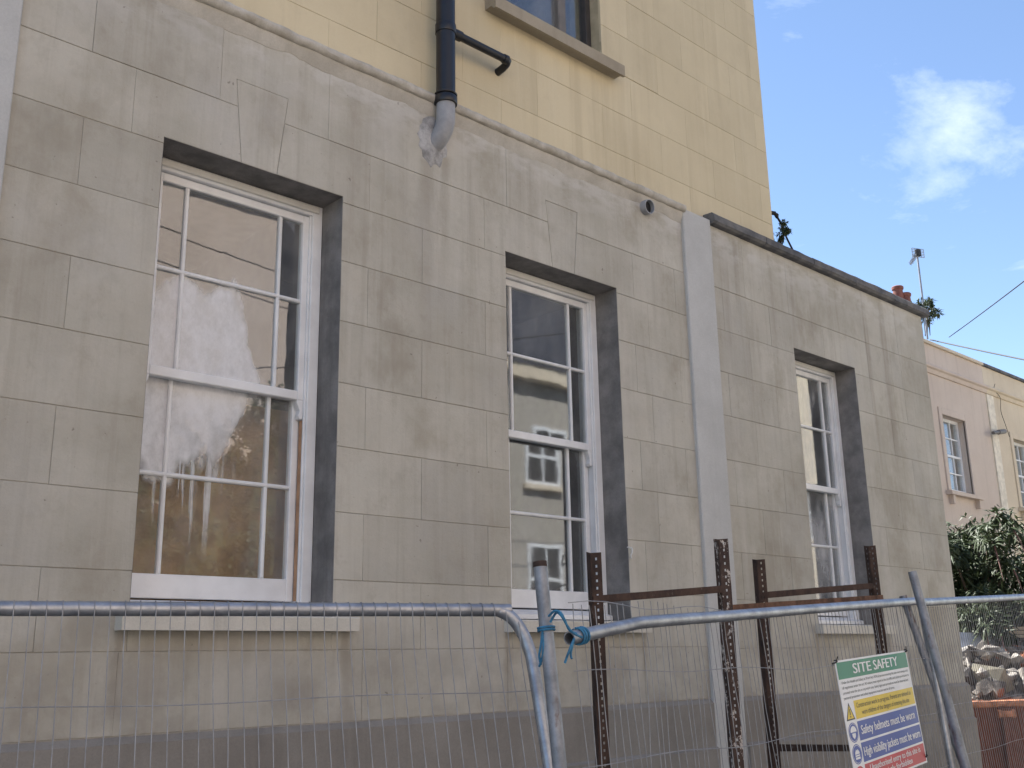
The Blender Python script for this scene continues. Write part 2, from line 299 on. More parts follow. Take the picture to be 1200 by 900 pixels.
# ------------------------------------------------------------------ mesh helpers
class MB:
    def __init__(s): s.v = []; s.f = []
    def add(s, vs, fs):
        o = len(s.v); s.v += [tuple(v) for v in vs]; s.f += [tuple(i+o for i in f) for f in fs]
    def box(s, x0, x1, y0, y1, z0, z1, mtx=None):
        vs = [Vector((x, y, z)) for z in (z0, z1) for y in (y0, y1) for x in (x0, x1)]
        if mtx: vs = [mtx @ v for v in vs]
        s.add(vs, [(0, 2, 3, 1), (4, 5, 7, 6), (0, 1, 5, 4), (2, 6, 7, 3), (0, 4, 6, 2), (1, 3, 7, 5)])
        return s
    def cbox(s, x0, x1, y0, y1, z0, z1, b=0.003):
        """box with chamfered front edges (the front looks towards -y)"""
        return s.prism([(x0, z0), (x1, z0), (x1, z1), (x0, z1)], y0, y1, b)
    def prism(s, poly, y0, y1, b=0.0, back=True):
        """XZ polygon (counter-clockwise seen from -y) standing from y0 (front) to y1, front edge bevelled by b"""
        n = len(poly)
        if b:
            ins = []
            for i in range(n):
                p0, p, p1 = (Vector(poly[i-1]), Vector(poly[i]), Vector(poly[(i+1) % n]))
                a = (p-p0).normalized(); c = (p1-p).normalized()
                na = Vector((-a.y, a.x)); nc = Vector((-c.y, c.x)); q = na+nc
                q = q/max(0.3, q.dot(na)) if q.length > 1e-6 else na
                ins.append(p+q*b)
            vs = [(p.x, y0, p.y) for p in ins] + [(p[0], y0+b, p[1]) for p in poly] + [(p[0], y1, p[1]) for p in poly]
            fs = [tuple(range(n))]
            for k in (0, n): fs += [(k+i, k+n+i, k+n+(i+1) % n, k+(i+1) % n) for i in range(n)]
            if back: fs.append(tuple(2*n+i for i in reversed(range(n))))
        else:
            vs = [(p[0], y0, p[1]) for p in poly] + [(p[0], y1, p[1]) for p in poly]
            fs = [tuple(range(n))] + [(i, n+i, n+(i+1) % n, (i+1) % n) for i in range(n)]
            if back: fs.append(tuple(n+i for i in reversed(range(n))))
        s.add(vs, fs); return s
    def extrude_x(s, prof, x0, x1, rough=None, step=None):
        """(y,z) profile run along x; rough(x) may return a (dy,dz) offset for each profile point"""
        k = max(1, int((x1-x0)/step)) if step else 1; n = len(prof); vs = []; fs = []
        for j in range(k+1):
            x = x0+(x1-x0)*j/k
            for i, (y, z) in enumerate(prof):
                dy, dz = rough(x, i) if rough else (0, 0)
                vs.append((x, y+dy, z+dz))
        for j in range(k):
            for i in range(n):
                a = j*n+i; b = j*n+(i+1) % n; fs.append((a, a+n, b+n, b))
        fs.append(tuple(range(n))); fs.append(tuple(k*n+i for i in reversed(range(n))))
        s.add(vs, fs); return s
    def tube(s, path, r, n=10, cap=True, closed=False):
        path = [Vector(p) for p in path]; k = len(path); rs = r if isinstance(r, (list, tuple)) else [r]*k
        prev = None; vs = []; fs = []
        for i, p in enumerate(path):
            if closed: tg = path[(i+1) % k]-path[i-1]
            else: tg = path[min(i+1, k-1)]-path[max(i-1, 0)]
            tg.normalize()
            if prev is None:
                a = Vector((0, 0, 1)) if abs(tg.z) < 0.9 else Vector((1, 0, 0)); nx = tg.cross(a).normalized()
            else: nx = (prev-tg*prev.dot(tg)).normalized()
            prev = nx; ny = tg.cross(nx)
            for j in range(n):
                t = 2*math.pi*j/n; vs.append(p+(nx*math.cos(t)+ny*math.sin(t))*rs[i])
        for i in range(k if closed else k-1):
            for j in range(n):
                a = i*n+j; b = i*n+(j+1) % n; c = ((i+1) % k)*n
                fs.append((a, b, c+(j+1) % n, c+j))
        if cap and not closed: fs.append(tuple(reversed(range(n)))); fs.append(tuple((k-1)*n+j for j in range(n)))
        s.add(vs, fs); return s
    def pipe(s, path, r, wall=0.003, n=14):
        """open-ended hollow tube"""
        s.tube(path, r, n, False); o = len(s.f); s.tube(path, r-wall, n, False)
        s.f[o:] = [tuple(reversed(f)) for f in s.f[o:]]
        tot = len(path)*n; base = len(s.v)-2*tot
        for e in (0, (len(path)-1)*n):
            for j in range(n):
                a, b = base+e+j, base+e+(j+1) % n
                s.f.append((a, a+tot, b+tot, b) if e == 0 else (a, b, b+tot, a+tot))
        return s
    def lathe(s, c, prof, n=14):
        c = Vector(c); vs = []; fs = []; k = len(prof)
        for r, z in prof:
            for j in range(n):
                t = 2*math.pi*j/n; vs.append(c+Vector((r*math.cos(t), r*math.sin(t), z)))
        for i in range(k-1):
            for j in range(n): fs.append((i*n+j, i*n+(j+1) % n, (i+1)*n+(j+1) % n, (i+1)*n+j))
        fs.append(tuple(reversed(range(n)))); fs.append(tuple((k-1)*n+j for j in range(n)))
        s.add(vs, fs); return s
    def build(s, name, mat, parent=None, smooth=False, kind=None):
        me = bpy.data.meshes.new(name); me.from_pydata([tuple(v) for v in s.v], [], s.f); me.materials.append(M[mat] if isinstance(mat, str) else mat)
        if smooth:
            me.polygons.foreach_set('use_smooth', [True]*len(me.polygons))
            me.set_sharp_from_angle(angle=R(40))
        me.update()
        o = bpy.data.objects.new(name, me); COL.objects.link(o)
        if parent:
            o.parent = parent
            pm = Matrix.Identity(4); q = parent
            while q: pm = q.matrix_parent_inverse @ q.matrix_basis @ pm; q = q.parent
            o.matrix_parent_inverse = pm.inverted()
        if kind: o['kind'] = kind
        return o

def empty(name, loc=(0, 0, 0)):
    o = bpy.data.objects.new(name, None); COL.objects.link(o); o.location = loc; o.empty_display_size = 0.2; return o
def tag(o, label, cat, group=None):
    o['label'] = label; o['category'] = cat
    if group: o['group'] = group
    return o
def bez(p, n=8):
    """Catmull-Rom curve through points"""
    p = [Vector(q) for q in p]; out = []
    for i in range(len(p)-1):
        a, b, c, d = p[max(i-1, 0)], p[i], p[i+1], p[min(i+2, len(p)-1)]
        for k in range(n):
            t = k/n; out.append(0.5*((2*b)+(c-a)*t+(2*a-5*b+4*c-d)*t*t+(3*b-a-3*c+d)*t**3))
    out.append(p[-1]); return out

# ------------------------------------------------------------------ ground
gb = MB(); n = 40; L = 900
for i in range(n+1):
    for j in range(n+1):
        u = (i/n*2-1); v = (j/n*2-1); x = L*u*abs(u)**1.6; y = L*v*abs(v)**1.6
        gb.v.append((x, y, 0.0))
for i in range(n):
    for j in range(n): a = i*(n+1)+j; gb.f.append((a, a+n+1, a+n+2, a+1))
gb.build('ground', 'soil', kind='structure')
rb = MB(); rb.box(-60, 80, -7.2, -1.6, -0.3, 0.004)
rb.build('road', plain('asphalt', (0.05, 0.05, 0.052), 0.85, 0, 0.25, 20, 0.4), kind='structure')
for nm, y0, y1 in (('pavement', -1.6, 0.6), ('pavement', -9.0, -7.2)):
    pb = MB(); pb.box(-60, 80, y0, y1, -0.3, 0.12); pb.build(nm, cement_mat('concrete paving', (0.25, 0.24, 0.22), (0.33, 0.32, 0.30)), kind='structure')

# ------------------------------------------------------------------ the house
C = 0.35; Z0 = 4.509; ZL = [Z0-C*i for i in range(10)]           # joints of the courses
ZTOP = 4.955                                                      # top of the ashlar
W1, W2, W3 = (1.995, 3.06), (4.31, 5.39), (7.69, 8.715)
HEAD, SILLTOP, SILLBOT = 4.195, 1.885, 1.800
XC = 10.22                                                        # right hand corner
YB = 12.0                                                         # back of the house
house = empty('corner_house', (3.0, D+3, 0))
tag(house, 'large house with grey-beige ashlar ground floor, three white sash windows and yellow upper wall', 'house')

core = MB(); T0, T1 = D+0.0045, D+0.36
def core_span(x0, x1, z0, z1): core.box(x0, x1, T0, T1, z0, z1)
xs = [-5.0, W1[0], W1[1], W2[0], W2[1], W3[0], W3[1], XC-0.004]
for i in range(0, 7, 2): core_span(xs[i], xs[i+1], 0, 5.0)
for a, b in (W1, W2, W3): core_span(a, b, 0, SILLBOT+0.02); core_span(a, b, HEAD+0.004, 5.0)
core.box(XC-0.35, XC-0.004, T1, YB, 0, 4.97)                        # right flank
core.box(-5, XC-0.35, YB-0.3, YB, 0, 5.0); core.box(-5, -4.7, T1, YB-0.3, 0, 5.0)
lower = core.build('lower_wall', 'mortar', house)
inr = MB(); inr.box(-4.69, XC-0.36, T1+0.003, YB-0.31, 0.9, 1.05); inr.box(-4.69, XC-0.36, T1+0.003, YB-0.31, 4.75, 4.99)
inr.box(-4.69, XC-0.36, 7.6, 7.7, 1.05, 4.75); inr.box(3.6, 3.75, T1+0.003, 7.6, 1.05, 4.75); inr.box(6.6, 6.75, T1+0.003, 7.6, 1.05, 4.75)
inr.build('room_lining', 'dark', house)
fl = MB(); fl.box(XC-0.02, XC, D+0.004, YB, 0, 4.985); fl.build('flank_render', 'ashlar', house)
sub = MB(); sub.box(-4.9, XC-0.36, T1+0.01, YB-0.35, 5.0, 5.06); sub.build('flat_roof', 'slate', house)

def jit(poly, step=0.14, amp=0.0009):
    """slightly wandering edges"""
    out = []
    for i in range(len(poly)):
        a, b = Vector(poly[i]), Vector(poly[(i+1) % len(poly)]); k = max(1, int((b-a).length/step))
        for j in range(k):
            p = a.lerp(b, j/k); out.append((p.x+random.uniform(-amp, amp), p.y+random.uniform(-amp, amp)))
    return out
GH, GV = 0.0018, 0.0007                                           # half joints
def block(poly, parent=lower, mat='ashlar', yf=D, depth=0.03, name='stone_block', b=0.0018, dj=0.0011):
    m_ = MB(); y = yf+random.uniform(-dj, dj); m_.prism(jit(poly), y, yf+depth, b); return m_.build(name, mat, parent)
def steps(xa, xb, za, zb, w, notch=None):
    """course block outline; the window head w cuts into its lower edge, a keystone notch too"""
    p = [(xa, za)]
    z = lambda x: HEAD if (w and w[0] < x < w[1]) else za
    p = []
    cuts = [xa] + [q for q in (w or ()) if xa < q < xb] + [xb]
    for i in range(len(cuts)-1):
        zz = z((cuts[i]+cuts[i+1])/2); p += [(cuts[i], zz), (cuts[i+1], zz)]
    q = []
    for a in p:
        if not q or (Vector(a)-Vector(q[-1])).length > 1e-5: q.append(a)
    return q
def course(z1, z0, joints, wins, xa, xb, head=None, keys=()):
    """row of blocks between z0 and z1; wins = openings cutting right through"""
    brk = sorted(set([xa, xb]+joints))
    for a, b in zip(brk[:-1], brk[1:]):
        segs = [(a, b)]
        for w in wins:
            out = []
            for s0, s1 in segs:
                if s1 <= w[0] or s0 >= w[1]: out.append((s0, s1)); continue
                if s0 < w[0]: out.append((s0, w[0]))
                if s1 > w[1]: out.append((w[1], s1))
            segs = out
        for s0, s1 in segs:
            ga = 0 if any(abs(s0-w[1]) < 1e-6 for w in wins) else GV
            gb_ = 0 if any(abs(s1-w[0]) < 1e-6 for w in wins) else GV
            block([(s0+ga, z0+GH), (s1-gb_, z0+GH), (s1-gb_, z1-GH), (s0+ga, z1-GH)])

KT, KH = 4.665, 0.155                                             # keystone top and half width
def key_poly(cx): return [(cx-0.105, HEAD), (cx+0.105, HEAD), (cx+KH, KT), (cx-KH, KT)]
def kx(z): return 0.105+(KH-0.105)*(z-HEAD)/(KT-HEAD)             # half width of a keystone at height z

def top_course(z0, z1, joints, xa, xb, keys):
    brk = sorted([xa, xb]+joints)
    for a, b in zip(brk[:-1], brk[1:]):
        bot = [(a+GV, z0+GH)]
        for k in keys:
            if a < k-KH and k+KH < b:
                h = kx(z0)+0.003; bot += [(k-h, z0+GH), (k-KH-0.003, KT+GH), (k+KH+0.003, KT+GH), (k+h, z0+GH)]
        bot.append((b-GV, z0+GH)); block(bot+[(b-GV, z1), (a+GV, z1)])
def head_course(z1, z0, joints, xa, xb, wins, keys):
    brk = sorted([xa, xb]+joints)
    for k in keys: block(key_poly(k), name='keystone')
    for a, b in zip(brk[:-1], brk[1:]):
        pieces = [(a, b, None, None)]
        for k in keys:
            if a < k < b: pieces = [(a, k, None, k), (k, b, k, None)]
        for x0, x1, kl, kr in pieces:
            w = next((w for w in wins if not (x1 <= w[0] or x0 >= w[1])), None)
            lo = lambda x: HEAD if (w and w[0]-1e-6 <= x <= w[1]+1e-6) else z0+GH
            p = []
            if kl is None: p.append((x0+GV, z0+GH))
            else: p.append((kl+kx(HEAD)+0.003, HEAD))
            if w and x0 < w[0] < x1: p += [(w[0], z0+GH), (w[0], HEAD)]
            if w and x0 < w[1] < x1: p += [(w[1], HEAD), (w[1], z0+GH)]
            if kr is None: p.append((x1-GV, z0+GH))
            else: p.append((kr-kx(HEAD)-0.003, HEAD))
            if kr is None: p.append((x1-GV, z1-GH))
            else: p.append((kr-kx(z1)-0.003, z1-GH))
            if kl is None: p.append((x0+GV, z1-GH))
            else: p.append((kl+kx(z1)+0.003, z1-GH))
            block(p)

c1, c2, c3 = sum(W1)/2, sum(W2)/2, sum(W3)/2
xa, xb = 1.27, 6.20
top_course(ZL[0], ZTOP, [1.61, 2.28, 2.95, 4.33, 5.71], xa, xb, [c1, c2])
head_course(ZL[0], ZL[1], [1.83, 3.24, 4.13, 5.58, 6.07], xa, xb, [W1, W2], [c1, c2])
for i in range(1, 7):
    course(ZL[i], ZL[i+1], [1.60, 3.63, 5.73] if i % 2 else [3.24, 4.13, 5.57, 6.08], [W1, W2], xa, xb)
course(ZL[7], ZL[8], [1.60, 3.63, 5.73], [W1, W2], xa, xb)
for w in (W1, W2, W3):
    dz = -0.018 if w is W3 else 0
    block([(w[0]+0.001, ZL[8]+GH+dz), (w[1]-0.001, ZL[8]+GH+dz), (w[1]-0.001, SILLBOT+0.004), (w[0]+0.001, SILLBOT+0.004)])
course(ZL[8], ZL[9], [1.96, 3.25, 4.27, 5.50], [], xa, xb)
xa, xb = 6.55, XC; q = -0.018; ZR = [z+q for z in ZL]
top_course(ZR[0], 5.016, [7.01, 7.66, 8.98, 9.62], xa, xb, [])
# no keystone can be made out over the far window: plain blocks
for a, b in zip([6.55, 6.69, 7.35, 8.20, 8.98, 9.64], [6.69, 7.35, 8.20, 8.98, 9.64, XC]):
    p = [(a+GV, ZR[1]+GH)]
    if a < W3[0] < b: p += [(W3[0], ZR[1]+GH), (W3[0], HEAD)]
    elif W3[0] < a < W3[1]: p = [(a+GV, HEAD)]
    if a < W3[1] < b: p += [(W3[1], HEAD), (W3[1], ZR[1]+GH)]
    p.append((b-GV, HEAD if W3[0] < b < W3[1] else ZR[1]+GH))
    block(p+[(b-GV, ZR[0]-GH), (a+GV, ZR[0]-GH)])
for i in range(1, 8):
    course(ZR[i], ZR[i+1], [7.02, 8.98, 9.65] if i % 2 else [6.69, 7.36, 9.32], [W3], xa, xb)
course(ZR[8], ZR[9]+0.018, [7.02, 8.2, 9.32], [], xa, xb)

for x0, x1, zt in ((0.90, 1.27, 5.0), (6.20, 6.55, 5.045)):
    p = MB(); p.cbox(x0-0.003, x1+0.003, D-0.028, D+0.03, 0, zt, 0.006); p.build('pilaster', 'pilaster', house)
rest = MB(); rest.cbox(-5, 0.897, D+0.002, D+0.03, 0, 4.95, 0.003); rest.build('render_panel', 'ashlar', house)
# plinth: weathered top edge, then a second step lower down
for x0, x1, z in ((1.274, 6.196, ZL[9]), (6.554, XC+0.03, ZL[9])):
    p = MB(); p.extrude_x([(D+0.03, z-0.003), (D+0.004, z-0.003), (D-0.026, z-0.032), (D-0.026, 1.045), (D-0.048, 1.030), (D-0.048, 0.0), (D+0.03, 0)], x0, x1)
    p.build('plinth', 'plinth', house)

# roll moulding with a rough cement fillet
random.seed(3)
ph = [(random.uniform(0.8, 9), random.uniform(0, 6.28), random.uniform(0.2, 1)) for _ in range(9)]
wave = lambda x, s=0: sum(a*math.sin(k*x*3+p+s) for k, p, a in ph)/5
def frough(x, i):
    if i in (0, 1): return (0, 0.022*wave(x)+0.010*wave(x*3.1, 2)+0.006*wave(x*9.7, 1))
    return (0.004*wave(x*2, i), 0.004*wave(x*1.7, i*2))
fb = MB(); fb.extrude_x([(D+0.02, 4.930), (D-0.0012, 4.932), (D-0.022, 4.985), (D-0.026, 5.010), (D+0.02, 5.030)], -5, 6.196, frough, 0.03)
fb.build('cement_fillet', 'fillet', house, True)
roll = [(D-0.022+0.028*math.cos(a)-0.008, 5.040+0.030*math.sin(a)) for a in [R(d) for d in range(90, 271, 30)]]
rb_ = MB(); rb_.extrude_x([(D+0.075, 5.085)]+roll+[(D+0.075, 5.00)], -5, 6.21, lambda x, i: (0.004*wave(x*2.3, i)+random.uniform(-.0022, .0022), 0.007*wave(x*1.3, 3)+0.004*wave(x*5.3, i)+random.uniform(-.002, .002)) if i not in (0, 8) else (0, 0), 0.035)
rb_.build('roll_moulding', cement_mat('stained roll moulding', (0.40, 0.365, 0.305), (0.60, 0.57, 0.51), 9, 0.35), house, True)
# coping stones over the right hand wall
cxs = [6.556, 7.30, 8.06, 8.82, 9.56, 10.30]
for a, b in zip(cxs[:-1], cxs[1:]):
    dz = random.uniform(-0.006, 0.006)
    cp = MB(); g = 0.004
    cp.extrude_x([(D-0.065, 5.035+dz), (D-0.065, 5.085+dz), (D-0.045, 5.105+dz), (D+0.30, 5.125+dz), (D+0.30, 5.019), (D-0.045, 5.019)], a+g, b-g,
                 lambda x, i: (random.uniform(-.003, .003), random.uniform(-.003, .003) if i < 3 else 0), 0.1)
    cp.build('coping_stone', 'slate', house)

# yellow upper storey
YU = D+0.045; XU = 7.60; ZU = 8.9
UW = (4.33, 5.40); UZ0, UZ1 = 6.02, 7.75
up = MB()
for x0, x1, z0, z1 in ((-5, UW[0], 4.99, ZU), (UW[1], XU-0.012, 4.99, ZU), (UW[0], UW[1], 4.99, UZ0), (UW[0], UW[1], UZ1, ZU)):
    up.box(x0, x1, YU+0.004, YU+0.32, z0, z1)
up.box(XU-0.33, XU-0.012, YU+0.32, YB, 5.06, ZU); up.box(-5, -4.7, YU+0.32, YB, 5.06, ZU); up.box(-4.7, XU-0.33, YB-0.3, YB, 5.06, ZU)
upper = up.build('upper_wall', 'yjoint', house)
fl = MB(); fl.box(XU-0.012, XU, YU+0.001, YB, 5.06, ZU); fl.build('flank_render', 'yellow', house)
rf = MB(); rf.box(-5.2, XU+0.2, YU-0.25, YB+0.2, ZU, ZU+0.18); rf.build('roof', 'slate', house)
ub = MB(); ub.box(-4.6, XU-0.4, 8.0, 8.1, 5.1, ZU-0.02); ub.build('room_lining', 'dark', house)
def yblock(a, b, z0, z1):
    h, hv = 0.0013, 0.0003
    block([(a+hv, z0+h), (b-hv, z0+h), (b-hv, z1-h), (a+hv, z1-h)], upper, 'yellow', YU, 0.02, 'render_block', 0.0012, 0.0004)
zz = [5.00, 5.315]+[5.315+C*i for i in range(1, 11)]
for i, (z0, z1) in enumerate(zip(zz[:-1], zz[1:])):
    jo = [0.2+0.69*k+(0.345 if i % 2 else 0) for k in range(0, 11)]
    jo = [1.0]+[x for x in jo if 1.2 < x < XU-0.1]+[XU-0.001]
    for a, b in zip(jo[:-1], jo[1:]):
        if z1 > UZ0 and z0 < UZ1 and b > UW[0] and a < UW[1]:
            zc0, zc1 = max(z0, UZ0), min(z1, UZ1)
            if z0 < UZ0: yblock(a, b, z0, UZ0); z_ = UZ0
            else: z_ = z0
            if a < UW[0]: yblock(a, UW[0], z_, z1)
            if b > UW[1]: yblock(UW[1], b, z_, z1)
        else: yblock(a, b, z0, z1)
lf = MB(); lf.box(-5, 1.0, YU+0.001, YU+0.02, 5.0, ZU); lf.build('render_panel', 'yellow', house)

# ---- sash windows
def sash_window(w, glass, bare=False, seed=0):
    random.seed(50+seed)
    x0, x1 = w; cx = (x0+x1)/2; YF = D+0.20
    f = MB()
    f.cbox(x0+0.003, x0+0.066, YF, YF+0.14, SILLTOP, HEAD-0.003, 0.004); f.cbox(x1-0.066, x1-0.003, YF, YF+0.14, SILLTOP, HEAD-0.003, 0.004)
    f.cbox(x0+0.066, x1-0.066, YF+0.002, YF+0.14, 4.125, HEAD-0.003, 0.004)
    # parting beads and staff moulding give the lining its steps
    f.cbox(x0+0.066, x0+0.078, YF+0.012, YF+0.024, 1.955, 4.125, 0.003); f.cbox(x1-0.078, x1-0.066, YF+0.012, YF+0.024, 1.955, 4.125, 0.003)
    f.extrude_x([(YF-0.045, SILLTOP+0.002), (YF-0.045, SILLTOP+0.030), (YF+0.07, 1.950), (YF+0.139, 1.955), (YF+0.139, SILLTOP+0.002)], x0+0.012, x1-0.012)
    win = f.build('window', 'white', house)
    rv = MB(); e = 0.0016
    rv.box(x0, x0+e, D+0.0015, YF+0.02, SILLTOP, HEAD-e); rv.box(x1-e, x1, D+0.0015, YF+0.02, SILLTOP, HEAD-e); rv.box(x0, x1, D+0.0015, YF+0.02, HEAD-e, HEAD-0.0005)
    rv.build('reveal', 'reveal', win)
    cv = MB(); cv.cbox(x0+0.03, x1-0.03, YF-0.013, YF-0.001, 4.142, 4.182, 0.005); cv.build('head_bead', 'cream', win)
    sl_ = MB(); sl_.extrude_x([(D-0.075, SILLBOT), (D-0.075, SILLTOP-0.022), (D-0.070, SILLTOP-0.016), (YF-0.001, SILLTOP), (YF-0.001, SILLBOT)], x0-0.06, x1+0.115)
    sl_.build('sill', 'sillstone', win)
    gx0, gx1 = x0+0.112, x1-0.112; sx0, sx1 = x0+0.070, x1-0.070; b0, b1 = cx-0.280, cx+0.280
    for nm, Y, z0, z1, rb, rt, bar in (('upper_sash', YF+0.026, 3.038, 4.122, 0.050, 0.045, 3.605), ('lower_sash', YF+0.072, 1.960, 3.082, 0.115, 0.038, 2.560)):
        s_ = MB(); s_.cbox(sx0, gx0, Y, Y+0.042, z0, z1, 0.004); s_.cbox(gx1, sx1, Y, Y+0.042, z0, z1, 0.004)
        s_.cbox(gx0, gx1, Y+0.001, Y+0.042, z0, z0+rb, 0.004); s_.cbox(gx0, gx1, Y+0.001, Y+0.042, z1-rt, z1, 0.004)
        s_.build(nm, 'white', win)
        gz0, gz1 = z0+rb, z1-rt; hb = 0.0105
        g = MB(); g.prism([(gx0, bar-hb), (gx1, bar-hb), (gx1, bar+hb), (gx0, bar+hb)], Y+0.002, Y+0.036, 0.006); g.build('glazing_bar', 'white', win)
        for bx in (b0, b1):
            g = MB(); g.prism([(bx-hb, gz0), (bx+hb, gz0), (bx+hb, gz1), (bx-hb, gz1)], Y+0.004, Y+0.034, 0.006); g.build('glazing_bar', 'white', win)
        for pa, pb_ in ((gx0, b0-hb), (b0+hb, b1-hb), (b1+hb, gx1)):
            for za, zb in ((gz0, bar-hb), (bar+hb, gz1)):
                t0, t1, t2 = (random.uniform(-0.0010, 0.0010) for _ in range(3)); y = Y+0.020
                m_ = MB(); vs = []
                for dy in (0, 0.004):
                    vs += [(pa-.003, y+dy+t0, za-.003), (pb_+.003, y+dy+t1, za-.003), (pb_+.003, y+dy+t1+t2-t0, zb+.003), (pa-.003, y+dy+t2, zb+.003)]
                m_.add(vs, [(0, 1, 2, 3), (7, 6, 5, 4), (0, 4, 5, 1), (1, 5, 6, 2), (2, 6, 7, 3), (3, 7, 4, 0)]); m_.build('pane', glass, win)
        if nm == 'upper_sash':
            for sgn, xe in ((1, sx0), (-1, sx1)):
                pr = [(0, 0), (0, -0.095), (0.012, -0.108), (0.026, -0.104), (0.032, -0.090), (0.026, -0.076), (0.024, -0.058), (0.034, -0.034), (0.042, -0.016), (0.042, 0)]
                pl = [(xe+sgn*a, z0+b) for a, b in pr]
                if sgn < 0: pl = pl
                else: pl = pl[::-1]
                pl = pl[::-1]
                h_ = MB(); h_.prism(pl, Y+0.002, Y+0.040, 0.003); h_.build('horn', 'white', win)
    if bare:
        ch = MB(); ch.box(x1-0.0705, x1-0.0665, YF+0.026, YF+0.070, 1.962, 2.93); ch.box(x1-0.0695, x1-0.062, YF+0.024, YF+0.026, 1.962, 2.93); ch.build('channel', 'bare', win)
    return win
sash_window(W1, 'glassfilm', True, 1); sash_window(W2, 'glass', False, 2); sash_window(W3, 'glasspale', False, 3)

# ---- upper window (dark casement)
f = MB(); Yw = YU+0.10
f.cbox(UW[0]+.002, UW[0]+.06, Yw, Yw+.07, UZ0+.002, UZ1-.002); f.cbox(UW[1]-.06, UW[1]-.002, Yw, Yw+.07, UZ0+.002, UZ1-.002)
f.cbox(UW[0]+.06, UW[1]-.06, Yw+.001, Yw+.07, UZ0+.002, UZ0+.06); f.cbox(UW[0]+.06, UW[1]-.06, Yw+.001, Yw+.07, UZ1-.06, UZ1-.002)
uwn = f.build('window', 'darkwin', house); uwn['label'] = 'dark upper window above a grey-brown sill in the yellow wall'
f = MB(); f.cbox(UW[0]+.70, UW[0]+.78, Yw-.012, Yw+.06, UZ0+.061, UZ1-.061, 0.008); f.build('mullion', plain('greyish casement paint', (0.17, 0.155, 0.14), 0.5), uwn)
for a, b in ((UW[0]+.058, UW[0]+.702), (UW[0]+.778, UW[1]-.058)):
    g = MB(); g.box(a, b, Yw+.03, Yw+.034, UZ0+.058, UZ1-.058); g.build('pane', 'glass', uwn)
f = MB(); f.extrude_x([(YU-.11, 5.915), (YU-.11, 6.005), (YU-.10, 6.012), (Yw+.02, 6.026), (Yw+.02, 5.94), (YU-.07, 5.94), (YU-.075, 5.928), (YU-.088, 5.915)], UW[0]-.13, UW[1]+.13)
f.build('sill', 'uppersill', uwn)

# ---- soil pipe and small services
px, py_ = 3.752, D-0.075; rp_ = 0.061
sp = MB(); sp.tube([(px, py_, z) for z in (5.02, 5.6, 6.2, 6.8, ZU-0.2)], rp_, 24); soil = sp.build('soil_pipe', 'black', house, True)
cl = MB()
for z0, z1 in ((5.00, 5.050), (5.060, 5.072)): cl.lathe((px, py_, 0), [(rp_+.010, z0), (rp_+.012, z0+.004), (rp_+.012, z1-.004), (rp_+.009, z1)], 24)
cl.build('collar', 'black', soil, True)
cl = MB(); cl.lathe((px, py_, 0), [(rp_+.005, 5.50), (rp_+.006, 5.503), (rp_+.006, 5.560), (rp_+.005, 5.563)], 24); cl.build('pipe_socket', 'black', soil, True)
el = MB(); el.tube([(px, py_, 5.004), (px, py_, 4.93), (px, py_+.004, 4.88), (px-.004, py_+.018, 4.835), (px-.010, py_+.042, 4.797), (px-.018, py_+.075, 4.765), (px-.03, py_+.125, 4.735)], 0.059, 20)
el.build('elbow', 'greypipe', soil, True)
br_ = MB(); zb = 5.535
br_.tube(bez([(px+.05, py_, zb), (px+.30, py_, zb), (px+.52, py_, zb)], 3)+[(px+.545, py_+.006, zb), (px+.556, py_+.03, zb-.008), (px+.556, py_+.06, zb-.02), (px+.556, YU+.01, zb-.03)], 0.0265, 14)
br_.tube([(px+.05, py_, zb), (px+.125, py_, zb)], 0.034, 14); br_.tube([(px+.50, py_, zb), (px+.532, py_, zb)], 0.031, 14)
br_.build('branch_pipe', 'black', soil, True)
# fresh cement round the elbow
random.seed(12); pb2 = MB(); N = 30; cx_, cz_ = 3.705, 4.775; ring = []
for i in range(N):
    a = 2*math.pi*i/N; rr = 1+random.uniform(-.10, .10); rx, rz = 0.112*rr, (0.15 if math.sin(a) > 0 else 0.185)*rr
    ring.append((cx_+rx*math.cos(a), cz_+rz*math.sin(a)))
vs = [(x, D-0.0015, z) for x, z in ring]+[(cx_+(x-cx_)*.75, D-0.010-random.uniform(0, .006), cz_+(z-cz_)*.75) for x, z in ring]+[(cx_+(x-cx_)*.45, D-0.016-random.uniform(0, .008), cz_+(z-cz_)*.45) for x, z in ring]+[(cx_, D-.018, cz_)]
fs = [(i, (i+1) % N, N+(i+1) % N, N+i) for i in range(N)]+[(N+i, N+(i+1) % N, 2*N+(i+1) % N, 2*N+i) for i in range(N)]+[(2*N+i, 2*N+(i+1) % N, 3*N) for i in range(N)]
pb2.add(vs, fs); pb2.build('cement_patch', 'patch', house, True)
vp = MB(); vp.pipe([(5.755, D-.055, 4.915), (5.755, D+.02, 4.922)], 0.056, 0.006, 22); vp.build('vent_pipe', 'greypipe', house, True)
vp2 = MB(); vp2.tube([(5.755, D-.022, 4.9165), (5.755, D-.018, 4.917)], 0.05, 20); vp2.build('vent_bore', 'cable', house)
# hook of wire by the middle window
hk = MB(); hp = onY(738, 648, D-.012)
hk.tube(bez([hp+Vector((0, .02, .04)), hp+Vector((.01, -.012, .03)), hp+Vector((.004, -.016, 0)), hp+Vector((-.006, -.012, -.02)), hp+Vector((.002, -.01, -.035)), hp+Vector((.01, 0, -.02))], 5), 0.005, 6)
hk.build('wall_hook', plain('pale wire', (.6, .6, .58), .5), house, True)

# plywood sheet inside the left window
pw = MB(); pw.box(1.9, 3.35, D+0.47, D+0.488, 1.052, 3.03)
tag(pw.build('plywood_sheet', 'ply'), 'brown stained board standing behind the lower panes of the left window', 'board')

